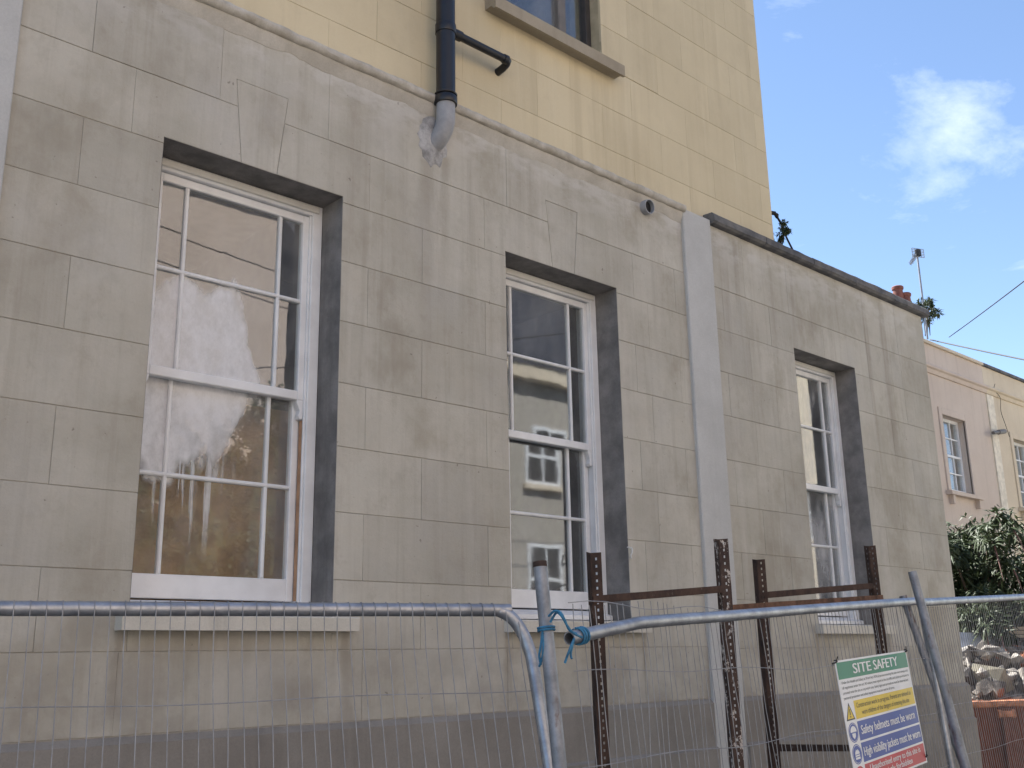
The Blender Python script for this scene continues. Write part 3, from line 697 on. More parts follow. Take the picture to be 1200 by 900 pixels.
# ------------------------------------------------------------------ site fence panels
def plane_hit(P0, d, lean, px, py):
    """pixel -> (u, v) on a leaning fence plane through P0 running along d"""
    d = Vector((d[0], d[1], 0)).normalized(); nrm = Vector((-d.y, d.x, 0)); up_ = Vector((0, 0, 1))*math.cos(lean)+nrm*math.sin(lean)
    N_ = d.cross(up_); r_ = ray(px, py); t = (P0-CAM).dot(N_)/r_.dot(N_); P = CAM+r_*t
    return (P-P0).dot(d), (P-P0).dot(up_)
class Plane:
    def __init__(s, P0, d, lean):
        s.P0 = Vector(P0); s.d = Vector((d[0], d[1], 0)).normalized(); s.n = Vector((-s.d.y, s.d.x, 0))
        s.up = Vector((0, 0, 1))*math.cos(lean)+s.n*math.sin(lean); s.nn = s.d.cross(s.up)     # nn looks at the camera
        if s.nn.y > 0: s.nn = -s.nn
        s.lean = lean; s.dd = (d[0], d[1])
    def p(s, u, v, w=0.0): return s.P0+s.d*u+s.up*v+s.nn*w
    def hit(s, px, py): return plane_hit(s.P0, s.dd, s.lean, px, py)
    def vground(s): return -s.P0.z/s.up.z
RW = 0.0015
def wires(mb, pl, us, vtop, vbot, wob=0.0, loop=None, seed=1, w0=0.0):
    random.seed(seed)
    for u in us:
        vt = vtop(u); a, b = random.uniform(0, 6.28), random.uniform(2.2, 4.5)
        du = random.gauss(0, 0.004)
        amp = wob*random.uniform(0.2, 1.0); n_ = 15 if wob else 5; path = []
        for k in range(n_+1):
            v = vt+(vbot-vt)*k/n_; f_ = k/n_
            path.append(pl.p(u+du*f_+amp*math.sin(a+b*f_*4)*(0.25+f_*(1-f_)*3), v, w0+0.6*amp*math.cos(a*2+b*f_*3)))
        if loop:                                         # the wire is wrapped round the top tube
            r_ = 0.0205+RW
            lp = [pl.p(u+du*0, vt+r_*math.sin(t), r_*math.cos(t)) for t in [R(q) for q in range(200, -31, -23)]]
            path = lp+path[1:]
        mb.tube(path, RW, 5, False)
def fence_panel(name_label, pl, tube_uv, u0, u1, vtop, ends, wob, loop, seed, spacing=0.040, hv=(-0.27, -0.53, -0.80, -1.06, -1.33, -1.6), toptube='galv', hz_wob=0.004):
    base = pl.p((u0+u1)/2, pl.vground()); e = empty('fence_panel', base)
    tag(e, name_label, 'fence panel', 'wire mesh site fence panels')
    t_ = MB(); pts = bez([pl.p(u, v) for u, v in tube_uv], 6); t_.pipe(pts, 0.0205, 0.004, 16); t_.build('top_tube', toptube, e, True)
    for (a, b) in ends:
        t_ = MB(); t_.tube([pl.p(*a), pl.p((a[0]+b[0])/2, (a[1]+b[1])/2), pl.p(*b)], 0.0205, 16); t_.build('side_tube', toptube, e, True)
    vg = pl.vground()+0.06
    t_ = MB(); t_.tube([pl.p(u0, vg), pl.p(u1, vg)], 0.0205, 12); t_.build('bottom_tube', toptube, e, True)
    w_ = MB(); k = int((u1-u0)/spacing); us = [u0+spacing*(i+0.5) for i in range(k)]
    wires(w_, pl, us, vtop, vg, wob, loop, seed)
    random.seed(seed+9)
    for v in hv:
        if v < vg: continue
        a = random.uniform(0, 6)
        w_.tube([pl.p(u0+(u1-u0)*i/30, v+hz_wob*math.sin(a+i*0.7)+hz_wob*math.sin(a*2+i*0.23), -0.004) for i in range(31)], RW*1.05, 5, False)
    w_.build('wire_mesh', 'wire', e, False, 'stuff')
    return e

# left panel: leans back towards the house
A0 = at(0, 711, 2.80); B0 = at(580, 716.5, 3.42); dL = B0-A0
PL = Plane((B0.x, B0.y, (A0.z+B0.z)/2), (dL.x, dL.y), R(17))
u_l = -3.15
corner = [(u_l, 0.0), (-2.0, 0.0), (-1.0, 0.0), (-0.03, 0.0), (0.015, -0.003), (0.055, -0.025), (0.085, -0.07), (0.102, -0.13), (0.108, -0.20), (0.110, -0.5), (0.110, -1.0), (0.110, PL.vground()+0.02)]
fence_panel('galvanised mesh fence panel with rounded tube corner, in front of the left window', PL, corner, u_l, 0.105,
            lambda u: 0.0 if u < 0 else -0.02-0.9*max(0, u-0.03), [((u_l, 0), (u_l, PL.vground()+0.02))], 0.003, True, 21, 0.0405,
            (-0.265, -0.53, -0.80, -1.06, -1.33, -1.60))
# middle panel: top tube drooping at its cut left end, mesh buckled
P2 = Plane(at(850, 722, 3.9), (3.03, 0.40), R(4))
tv = [P2.hit(*q_) for q_ in ((667, 748), (700, 740.5), (735, 733), (752, 729.5), (800, 725.5), (850, 722), (960, 713), (1080, 704))]
def vtop2(u):
    if u < 0.02: return 0.028+0.012*math.sin(u*9)
    return 0.0+0.055*u
uR = P2.hit(1080, 704)[0]
mid = fence_panel('buckled mesh fence panel with a drooping top tube, carrying the safety sign', P2, tv, -0.98, uR, vtop2, [((uR-0.01, tv[-1][1]-.02), (uR-0.01, P2.vground()+.02))], 0.012, False, 5, 0.040,
            (-0.19, -0.45, -0.71, -0.97, -1.24, -1.5), 'galv', 0.007)
hw = MB(); hw.tube([P2.p(-0.98+i*0.1, 0.022+0.01*math.sin(i), -0.003) for i in range(11)], RW, 5); hw.build('top_wire', 'wire', mid)
# right panel, farther along
q0 = P2.hit(1075, 706); q1 = P2.hit(1200, 699.5)
sl3 = (q1[1]-q0[1])/(q1[0]-q0[0])
fence_panel('far straight mesh fence panel running past the house corner', P2, [(q0[0]+0.02, q0[1]), (q1[0], q1[1]), (q0[0]+3.4, q0[1]+sl3*3.38)], q0[0]+0.02, q0[0]+3.4,
            lambda u: q0[1]+sl3*(u-q0[0]), [((q0[0]+3.4, q0[1]+sl3*3.4), (q0[0]+3.4, P2.vground()+.02))], 0.0035, False, 8, 0.040, (-0.15, -0.42, -0.68, -0.95, -1.2, -1.5))

def pole(label, a, b, r, mat, group=None, cap=None, name='steel_pole'):
    """straight tube through two points, down to the ground"""
    d_ = (b-a); g_ = a+d_*((0.0-a.z)/d_.z); e = MB(); k = 7
    e.pipe([a.lerp(g_, i/k) for i in range(k+1)], r, 0.0035, 18); o = e.build(name, mat, None, True)
    tag(o, label, 'pole', group)
    if cap: c_ = MB(); c_.pipe([a+(a-g_).normalized()*0.002, a.lerp(g_, 0.004), a.lerp(g_, 0.0075)], r+0.0007, 0.0045, 18); c_.build('rusty_end', cap, o, True)
    return o, g_
pole('leaning galvanised tube with rusty sawn top, tied with blue rope', at(632.5, 659, 3.12), at(656, 900, 2.92), 0.0205, 'galvrust', None, 'rust')
pole('taller of two steel tubes leaning against the right end of the fence', at(1069, 670, 5.28), at(1132, 900, 4.95), 0.0215, 'galvrust', 'tubes leaning on the fence')
pole('shorter of two steel tubes leaning behind the right end of the fence', at(1058, 698, 5.62), at(1117, 862, 5.40), 0.0205, 'galvrust', 'tubes leaning on the fence')

# blue rope tying the tube end to the leaning pole
rp3 = MB(); rr_ = 0.0036
def ringpath(c_, ax, r_, n_=18):
    ax = ax.normalized(); a_ = ax.orthogonal().normalized(); b_ = ax.cross(a_); return [c_+(a_*math.cos(2*math.pi*i/n_)+b_*math.sin(2*math.pi*i/n_))*r_ for i in range(n_)]
pa_ = at(632.5, 659, 3.12); pb_3 = at(656, 900, 2.92); pax = pb_3-pa_
rk = MB()
for f_ in (0.332, 0.345): rk.tube(ringpath(pa_+pax*f_, pax+Vector((.03*f_, 0, .02)), 0.0245), rr_, 6, True, True)
tend = P2.p(*tv[0]); tax = P2.p(*tv[1])-tend
rk2 = MB()
for f_ in (0.30, 0.38, 0.47): rk2.tube(ringpath(tend+tax*f_, tax+Vector((0, .02*f_, .01)), 0.0245), rr_, 6, True, True)
def rt(pts, t0=3.06, mb=None): (mb or rp3).tube(bez([at(x, y, t) for x, y, t in pts], 6), rr_, 6)
rt([(643, 722, 3.02), (650, 716, 3.0), (657, 718, 2.99), (662, 727, 2.99), (667, 738, 2.99), (676, 743, 2.99)])
rt([(645, 729, 3.02), (652, 718, 3.01), (658, 722, 2.98), (664, 732, 2.98), (671, 741, 2.98), (682, 747, 3.0)])
rt([(673, 748, 3.02), (667, 763, 3.0), (664, 771, 3.0), (662, 777, 3.0)])
rt([(673, 748, 3.02), (669, 765, 3.01), (670, 772, 3.0)])
rt([(636, 740, 3.03), (634, 756, 3.03), (632, 768, 3.03), (634, 779, 3.03)], mb=rk)
rt([(636, 744, 3.03), (637, 760, 3.02), (635, 772, 3.02), (632, 781, 3.03)], mb=rk)
ropeo = rp3.build('rope', 'rope', None, True); rk.build('knot', 'rope', ropeo, True); rk2.build('knot', 'rope', ropeo, True)
tag(ropeo, 'blue rope knotted between the leaning tube and the cut fence rail', 'rope')

# ------------------------------------------------------------------ rusty slotted-angle frames
def flange(mb, o, along, across, nrm, length, width=0.042, pitch=0.027, hole=(0.0075, 0.010), th=0.0022, holes=True):
    """strip of perforated steel: real slots cut through"""
    xsr = [0, (width-hole[0])/2, (width+hole[0])/2, width]
    zs = [0.0]; z = 0.012
    while z+hole[1] < length: zs += [z, z+hole[1]]; z += pitch
    zs.append(length)
    for side in (0, 1):
        off = len(mb.v)
        for z in zs:
            for x in xsr: mb.v.append(tuple(o+along*z+across*x+nrm*(th*side)))
        for i in range(len(zs)-1):
            for j in range(3):
                if holes and j == 1 and i % 2 == 1: continue
                a = off+i*4+j; f_ = (a, a+1, a+5, a+4); mb.f.append(f_ if side else f_[::-1])
    n_ = len(zs)*4; off = len(mb.v)-2*n_
    for i in range(len(zs)-1):
        for j in (0, 3): a = off+i*4+j; mb.f.append((a, a+4, a+4+n_, a+n_))
        if holes and i % 2 == 1:
            for a, b in ((off+i*4+1, off+i*4+5), (off+i*4+2, off+i*4+6), (off+i*4+1, off+i*4+2), (off+i*4+5, off+i*4+6)): mb.f.append((a, b, b+n_, a+n_))
def angle_bar(a, b, dirx, dirz, width=0.042, holes=(True, True), pitch=0.027):
    mb = MB(); al = (b-a); L_ = al.length; al.normalize()
    ex = (dirx-al*dirx.dot(al)).normalized(); ez = (dirz-al*dirz.dot(al)); ez = (ez-ex*ez.dot(ex)).normalized()
    flange(mb, a, al, ex, ez, L_, width, pitch, holes=holes[0]); flange(mb, a+ez*0.0022, al, ez, -ex, L_, width, pitch, holes=holes[1]); return mb
def to_ground(a, b): return a+(b-a)*((0.0-a.z)/(b.z-a.z))
def rack(label, tops, bots, rails, mats):
    g_ = [to_ground(a, b) for a, b in zip(tops, bots)]
    e = empty('slotted_steel_frame', (g_[0]+g_[1])/2); tag(e, label, 'steel frame', 'rusty slotted steel frames behind the fence')
    run = (tops[1]-tops[0]); run.z = 0; run.normalize(); back = Vector((-run.y, run.x, 0))
    if back.y < 0: back = -back
    for i in (0, 1):
        sgn = 1 if i == 0 else -1
        ab = angle_bar(g_[i], tops[i], -AX*0.8+back*0.3 if False else AX*1.0+AZ*0.25, -AZ*0.3-AX*1.0 if False else AZ*0.6-AX*0.55, 0.042, (True, i == 1))
        ab.build('upright', mats[i], e)
    for (ra, rb2, wd) in rails:
        ab = angle_bar(ra, rb2, Vector((0, 0, 1)), back, wd, (False, False)); ab.build('rail', 'rust', e)
    return e
tA, bA = at(692, 648, 3.9), at(703, 900, 3.85); tB, bB = at(842, 632, 4.25), at(861, 900, 4.18)
rack('rusty slotted steel frame right of the rope, its right upright splashed with plaster', (tA, tB), (bA, bB),
     [(at(696, 706.5, 3.88), at(850, 693.5, 4.24), 0.026)], ('rust', 'splash'))
tC, bC = at(887, 656, 5.0), at(906, 900, 4.9); tD, bD = at(1018, 640, 5.65), at(1034, 780, 5.6)
rack('rusty slotted steel frame standing in front of the far window', (tC, tD), (bC, bD),
     [(at(893, 701, 4.98), at(1026, 689, 5.64), 0.028), (at(905, 880, 4.9), at(1044, 880, 5.56), 0.03)], ('rust', 'rust'))
bm_ = angle_bar(at(852, 722, 4.36), at(1036, 707, 5.58), Vector((0, 0, 1)), Vector((0, 1, 0)), 0.045, (False, False))
tag(bm_.build('angle_bar', 'beam'), 'orange-brown rusty bar lying along behind the fence rail', 'steel bar')

# ------------------------------------------------------------------ safety sign
def text_mesh(body, font_scale=(1, 1)):
    cu = bpy.data.curves.new('lettering', 'FONT'); cu.body = body; cu.size = 1.0; cu.fill_mode = 'FRONT'; cu.resolution_u = 3
    ob = bpy.data.objects.new('lettering', cu); COL.objects.link(ob); bpy.context.view_layer.update()
    dg = bpy.context.evaluated_depsgraph_get(); me = bpy.data.meshes.new_from_object(ob.evaluated_get(dg))
    bpy.data.objects.remove(ob); return me
us_, vs_ = zip(*[P2.hit(*q_) for q_ in ((975, 775), (1060, 762))])
SW, SH = 0.900, 0.530; tilt = math.atan2(vs_[1]-vs_[0], us_[1]-us_[0])
o_ = P2.p(us_[0], vs_[0], 0.012)
ex = (P2.d*math.cos(tilt)+P2.up*math.sin(tilt)); ey = (P2.up*math.cos(tilt)-P2.d*math.sin(tilt)); ez = ex.cross(ey)
SM = Matrix((ex, ey, ez)).transposed().to_4x4(); SM.translation = o_
se = empty('safety_sign'); se.matrix_world = SM
se.matrix_basis = SM
tag(se, 'white safety sign board with green, yellow, blue and red bands, tied to the fence', 'sign')
def sm(name, col, rough=0.45): return plain(name, col, rough, 0, 0.06, 6, 0, 0.4)
MS = dict(w=sm('sign white', (0.74, 0.75, 0.76)), g=sm('sign green', (0.015, 0.20, 0.115)), y=sm('sign yellow', (0.68, 0.50, 0.03)), b=sm('sign blue', (0.035, 0.075, 0.33)), r=sm('sign red', (0.48, 0.035, 0.05)), k=sm('sign black', (0.02, 0.02, 0.022)))
def sobj(name, vs, fs, mk, par=se):
    me = bpy.data.meshes.new(name); me.from_pydata(vs, [], fs); me.materials.append(MS[mk]); o = bpy.data.objects.new(name, me); COL.objects.link(o); o.parent = par; return o
bb = MB(); bb.box(0, SW, -SH, 0, -0.003, 0); board = sobj('board', bb.v, bb.f, 'w')
lay = 0.0004
def srect(name, x0, x1, y0, y1, mk, l=1): return sobj(name, [(x0, -y1, lay*l), (x1, -y1, lay*l), (x1, -y0, lay*l), (x0, -y0, lay*l)], [(0, 1, 2, 3)], mk, board)
def sdisc(name, cx, cy, rx, ry, mk, l, n_=28): return sobj(name, [(cx+rx*math.cos(2*math.pi*i/n_), -cy+ry*math.sin(2*math.pi*i/n_), lay*l) for i in range(n_)], [tuple(range(n_))], mk, board)
def spoly(name, pts, mk, l): return sobj(name, [(x, -y, lay*l) for x, y in pts], [tuple(range(len(pts)))], mk, board)
def stext(body, x, y, h, w, mk, l=3, bold=0.0):
    """text fitted into width w with capital height h; (x, y) = left, baseline from the top"""
    me = text_mesh(body); xs_ = [v.co.x for v in me.vertices]; mn, mxx = min(xs_), max(xs_)
    sx = w/(mxx-mn); sy = h/0.70
    for v in me.vertices: v.co = ((v.co.x-mn)*sx+x, -y+v.co.y*sy, lay*l)
    me.materials.clear(); me.materials.append(MS[mk]); o = bpy.data.objects.new('lettering', me); COL.objects.link(o); o.parent = board
    if bold:
        for dx in (-bold, bold):
            m2 = me.copy()
            for v in m2.vertices: v.co.x += dx; v.co.z += lay*(0.25 if dx > 0 else -0.25)
            o2 = bpy.data.objects.new('lettering', m2); COL.objects.link(o2); o2.parent = board
srect('green_band', 0.010, SW-0.010, 0.008, 0.080, 'g')
for word, x_, w_ in (('SITE', 0.185, 0.215), ('SAFETY', 0.435, 0.315)): stext(word, x_, 0.064, 0.043, w_, 'w', 3, 0.0026)
for i, (ln, w_) in enumerate((('Under the Health and Safety at Work Act 1974 all persons entering this site must comply with', 0.84), ('all regulations under this act. All visitors must report to the site office and obtain permission to', 0.84), ('proceed onto the site or any work area. Safety signs and procedures must be observed and', 0.82), ('personal protection and safety equipment must be used at all times.', 0.62))):
    stext(ln, 0.03, 0.100+i*0.0215, 0.0115, w_, 'k', 3)
srect('yellow_band', 0.125, SW-0.010, 0.176, 0.254, 'y')
stext('Construction work in progress. Parents are advised to', 0.15, 0.208, 0.021, 0.70, 'k'); stext('warn children of the dangers of entering this site', 0.20, 0.240, 0.021, 0.61, 'k')
srect('blue_band', 0.125, SW-0.010, 0.263, 0.343, 'b'); stext('Safety helmets must be worn', 0.155, 0.319, 0.037, 0.69, 'w', 3, 0.0014)
srect('blue_band', 0.125, SW-0.010, 0.352, 0.431, 'b'); stext('High visibility jackets must be worn', 0.145, 0.408, 0.037, 0.725, 'w', 3, 0.0014)
srect('red_band', 0.125, SW-0.010, 0.440, 0.521, 'r'); stext('Unauthorised entry to this site is', 0.18, 0.473, 0.026, 0.65, 'w', 3, 0.0010); stext('strictly forbidden', 0.32, 0.508, 0.026, 0.38, 'w', 3, 0.0010)
spoly('warning_triangle', [(0.016, 0.252), (0.114, 0.252), (0.065, 0.178)], 'k', 1); spoly('warning_triangle', [(0.029, 0.246), (0.101, 0.246), (0.065, 0.191)], 'y', 2)
srect('exclamation_mark', 0.0605, 0.0695, 0.206, 0.230, 'k', 3); srect('exclamation_mark', 0.0605, 0.0695, 0.234, 0.241, 'k', 3)
for cy in (0.303, 0.3915):
    sdisc('blue_disc', 0.066, cy, 0.052, 0.041, 'b', 1); sdisc('white_ring', 0.066, cy, 0.0475, 0.037, 'w', 2); sdisc('blue_disc', 0.066, cy, 0.0450, 0.035, 'b', 3)
arc = [(0.066+0.034*math.cos(R(a)), 0.301-0.025*math.sin(R(a))) for a in range(0, 181, 20)]
spoly('helmet_symbol', arc[::-1], 'w', 4); spoly('face_symbol', [(0.046, 0.306), (0.086, 0.306), (0.083, 0.320), (0.066, 0.330), (0.049, 0.320)], 'w', 4)
spoly('jacket_symbol', [(0.040, 0.412), (0.042, 0.384), (0.058, 0.371), (0.066, 0.377), (0.074, 0.371), (0.090, 0.384), (0.092, 0.412)], 'w', 4)
for y in (0.391, 0.400): srect('jacket_stripe', 0.043, 0.089, y, y+0.0030, 'b', 5)
sdisc('red_disc', 0.066, 0.4805, 0.052, 0.041, 'r', 1); sdisc('white_disc', 0.066, 0.4805, 0.040, 0.031, 'w', 2); spoly('red_bar', [(0.030, 0.462), (0.038, 0.456), (0.102, 0.499), (0.094, 0.505)], 'r', 3)
for x, y in ((0.006, 0.004), (SW-0.006, 0.004), (SW-0.006, SH-0.03), (0.006, SH-0.03)):
    c_ = MB(); c_.tube(bez([(x-.012, -y-.006, -.012), (x-.006, -y-.002, .004), (x+.004, -y+.003, .006), (x+.014, -y+.006, -.010)], 4), 0.0035, 6)
    c_.tube([(x, -y, .004), (x+random.uniform(-.02, .02), -y+.022, .012)], 0.0025, 5)
    o = sobj('cable_tie', c_.v, c_.f, 'k')

# ------------------------------------------------------------------ skip and rubble
s0 = at(1118, 827.5, 11.0); s1 = at(1260, 824, 11.0); ux = (s1-s0); ux.z = 0; ux.normalize(); uy = Vector((-ux.y, ux.x, 0)); ZS = 1.10
if uy.y < 0: uy = -uy
sb_ = s0-ux*0.42; SKM = Matrix((ux, uy, Vector((0, 0, 1)))).transposed().to_4x4(); SKM.translation = (sb_.x, sb_.y, 0)
sk_e = empty('skip'); sk_e.matrix_basis = SKM; tag(sk_e, 'orange rust-worn skip beside the house corner, heaped with rubble', 'skip')
LX, LY = 2.9, 1.65
def skobj(name, mb, mat, par=sk_e):
    me = bpy.data.meshes.new(name); me.from_pydata([tuple(v) for v in mb.v], [], mb.f); me.materials.append(M[mat]); o = bpy.data.objects.new(name, me); COL.objects.link(o); o.parent = par; return o
def frustum(mb, a, b, z0, z1):
    (x0, x1, y0, y1), (X0, X1, Y0, Y1) = a, b
    mb.add([(x0, y0, z0), (x1, y0, z0), (x1, y1, z0), (x0, y1, z0), (X0, Y0, z1), (X1, Y0, z1), (X1, Y1, z1), (X0, Y1, z1)], [(3, 2, 1, 0), (0, 1, 5, 4), (1, 2, 6, 5), (2, 3, 7, 6), (3, 0, 4, 7)])
sk1 = MB(); frustum(sk1, (0.45, LX-0.45, 0.10, LY-0.10), (0, LX, 0, LY), 0.06, ZS)
i1 = MB(); frustum(i1, (0.47, LX-0.47, 0.12, LY-0.12), (0.03, LX-0.03, 0.03, LY-0.03), 0.09, ZS); i1.f = [f[::-1] for f in i1.f]
sk1.add(i1.v, i1.f); skobj('tub', sk1, 'skip')
rm = MB()
for a in (((0, 0), (LX, 0)), ((0, LY), (LX, LY)), ((0, 0), (0, LY)), ((LX, 0), (LX, LY))):
    (xa_, ya_), (xb_2, yb_) = a; rm.tube([(xa_+(xb_2-xa_)*i/12, ya_+(yb_-ya_)*i/12, ZS+random.uniform(-.006, .006)) for i in range(13)], 0.036, 8)
skobj('rim', rm, 'skiprim')
for x in (0.95, 1.9):
    for sgn, y in ((-1, 0.05), (1, LY-0.05)):
        l_ = MB(); l_.box(x-0.05, x+0.05, y-0.09 if sgn < 0 else y-0.01, y+0.01 if sgn < 0 else y+0.09, 0.12, ZS-0.05); skobj('rib', l_, 'skip')
        l_ = MB(); l_.tube([(x-0.09, y+sgn*0.06, ZS-0.10), (x+0.09, y+sgn*0.06, ZS-0.10)], 0.045, 10); skobj('lifting_lug', l_, 'skiprim')
for x in (0.6, 2.3): l_ = MB(); l_.box(x-.05, x+.05, 0.12, LY-.12, 0, 0.062); skobj('skid', l_, 'skip')
def chunk(c_, size, seed, rot=0.0, flat=None):
    random.seed(seed); bmx = bmesh.new()
    for _ in range(13):
        v = Vector([random.uniform(-1, 1) for _ in range(3)]); m_ = max(abs(q_) for q_ in v); v = v/m_*random.uniform(0.80, 1.0)
        bmx.verts.new((v.x*size[0], v.y*size[1], v.z*size[2]))
    r_ = bmesh.ops.convex_hull(bmx, input=bmx.verts)
    bmesh.ops.delete(bmx, geom=[v for v in bmx.verts if not v.link_faces], context='VERTS')
    bmesh.ops.rotate(bmx, verts=bmx.verts, cent=(0, 0, 0), matrix=Matrix.Rotation(rot, 3, Vector((random.uniform(-1, 1), random.uniform(-1, 1), random.uniform(-.3, .3)))))
    mb = MB(); bmx.verts.index_update(); mb.v = [SKM @ (v.co+Vector(c_)) for v in bmx.verts]; mb.f = [tuple(v.index for v in f.verts) for f in bmx.faces]; bmx.free(); return mb
def stone(nm, col, v=0.4): return cement_mat(nm, tuple(q_*(0.8-v*0.8) for q_ in col), tuple(q_*0.8 for q_ in col), 9, 0)
ST = dict(cream=stone('pale cream stone', (0.46, 0.43, 0.34)), yel=stone('yellowed stone', (0.40, 0.32, 0.17)), grey=stone('grey rubble', (0.33, 0.31, 0.29)), dark=stone('dark rubble', (0.13, 0.12, 0.115)), brick=stone('broken brick', (0.34, 0.13, 0.07)), brown=stone('brown earth clod', (0.20, 0.145, 0.10)))
big = [  # x, y, z in skip space, half sizes, material, label
    ((1.02, 0.30, 1.30), (0.25, 0.17, 0.15), 'cream', 'large pale cream stone at the front of the skip rubble', 0.5),
    ((0.50, 0.45, 1.42), (0.15, 0.16, 0.15), 'yel', 'yellowish square stone on the left of the skip heap', 0.3),
    ((0.85, 0.78, 1.58), (0.24, 0.13, 0.10), 'grey', 'long grey-brown block lying high on the skip heap', 0.35),
    ((0.52, 0.24, 1.20), (0.15, 0.12, 0.11), 'brick', 'orange broken brick lump behind the skip rim, far left', 0.8),
    ((0.52, 0.33, 1.26), (0.12, 0.12, 0.09), 'brown', 'brown clod under the yellowish stone in the skip', 0.2),
    ((1.15, 0.60, 1.48), (0.22, 0.18, 0.13), 'dark', 'dark lump at the middle of the skip heap', 0.7),
    ((1.40, 0.26, 1.29), (0.14, 0.13, 0.16), 'grey', 'upright grey stone right of the pale cream stone', 0.4),
    ((1.55, 0.55, 1.55), (0.18, 0.15, 0.12), 'brick', 'reddish brick fragment at the right of the heap', 0.6),
    ((0.78, 0.42, 1.36), (0.13, 0.14, 0.10), 'dark', 'dark grey stone between the yellowish stone and the cream stone', 0.9),
]
for i, (c_, sz, mt, lb, ro) in enumerate(big):
    tag(chunk(c_, sz, 300+i, ro).build('rubble_stone', ST[mt]), lb, 'stone', 'rubble in the skip')
wb = MB(); wbm = SKM @ Matrix.Translation((1.22, 0.95, 1.70)) @ Matrix.Rotation(R(10), 4, 'Z') @ Matrix.Rotation(R(62), 4, 'X') @ Matrix.Rotation(R(4), 4, 'Y')
wb.box(-0.32, 0.34, -0.16, 0.16, -0.012, 0.012, wbm); tag(wb.build('board', plain('white faced board', (0.50, 0.55, 0.62), 0.5)), 'white sheet of board on top of the rubble heap', 'board')
for k_, (dx, dz, lb) in enumerate(((0.0, 0.0, 'lowest of the stacked pale laths at the right edge of the heap'), (0.03, 0.045, 'middle one of the stacked pale laths at the right edge of the heap'), (-0.02, 0.09, 'uppermost of the stacked pale laths at the right edge of the heap'))):
    lt = MB(); lt.box(1.48+dx, 2.35+dx, 0.95, 1.25, 1.78+dz, 1.815+dz, SKM); tag(lt.build('timber_lath', plain('pale timber', (0.50, 0.41, 0.29), 0.8)), lb, 'timber', 'laths on the heap')
random.seed(91); pile = MB()
for i in range(300):
    x, y = random.uniform(0.18, LX-0.2), random.uniform(0.12, LY-0.12); hgt = 1.04+0.68*math.sin(math.pi*min(1, max(0, (y-0.02)/(LY*1.05))))*math.sin(math.pi*min(1, max(0.1, (x+0.35)/(LX+0.7))))
    s_ = random.uniform(0.035, 0.12); cm = chunk((x, y, hgt+random.uniform(-.12, .02)), (s_*random.uniform(.7, 1.4), s_, s_*random.uniform(.5, 1)), 1000+i, random.uniform(0, 3)); pile.add(cm.v, cm.f); random.seed(5000+i)
def rub():
    t = NT('mixed rubble'); a = t.noise((7, 7, 7), 3, 0.6)
    c = t.mix(t.ramp(a, 0.40, 0.60), (0.10, 0.09, 0.083), (0.30, 0.275, 0.245)); c = t.mix(t.ramp(t.noise((5, 5, 5), 2, 0.5, (4, 1, 3)), 0.60, 0.66), c, (0.27, 0.11, 0.065)); c = t.mix(t.ramp(t.noise((9, 9, 9), 2, 0.5, (8, 8, 3)), 0.66, 0.70), c, (0.50, 0.47, 0.42))
    t.bump(t.noise((60,)*3, 4, 0.7), 0.5, 0.01); return t.done(c, 0.95)
hp_ = MB()
for i in range(13):
    for j in range(9):
        x, y = 0.06+(LX-0.12)*i/12, 0.06+(LY-0.12)*j/8
        hp_.v.append(SKM @ Vector((x, y, 0.92+0.64*math.sin(math.pi*j/8)*math.sin(math.pi*i/12)**0.6)))
for i in range(12):
    for j in range(8): a = i*9+j; hp_.f.append((a, a+9, a+10, a+1))
pile.add(hp_.v, hp_.f); po = pile.build('rubble', rub(), None, False, 'stuff'); po['label'] = 'small broken rubble filling the skip'; po['category'] = 'rubble'

# ------------------------------------------------------------------ buddleia, garden wall
def leaf_spray(mb, base, tip, n_, ln, wd, droop=0.5):
    """paired lance leaves along a shoot"""
    ax = (tip-base); L_ = ax.length; ax = ax/L_
    s1_ = ax.orthogonal().normalized(); s2_ = ax.cross(s1_)
    for i in range(n_):
        f_ = (i+0.5)/n_; p = base+ax*(L_*f_); a = random.uniform(0, 6.28)
        o = (s1_*math.cos(a)+s2_*math.sin(a)); d_ = (o*0.9+ax*random.uniform(.2, .7)+Vector((0, 0, -droop*random.uniform(0, 1)))).normalized()
        l_ = ln*random.uniform(.6, 1.15)*(1-0.4*f_); w_ = wd*random.uniform(.7, 1.2); sd_ = d_.cross(Vector((random.uniform(-.4, .4), random.uniform(-.4, .4), 1))).normalized()
        m1 = p+d_*l_*0.45+Vector((0, 0, 0.02*l_)); e_ = p+d_*l_+Vector((0, 0, -droop*0.45*l_)); up2 = d_.cross(sd_)*w_*0.25
        mb.add([p, m1+sd_*w_*.5+up2, m1, m1-sd_*w_*.5+up2, e_], [(0, 1, 2), (0, 2, 3), (1, 4, 2), (2, 4, 3)])
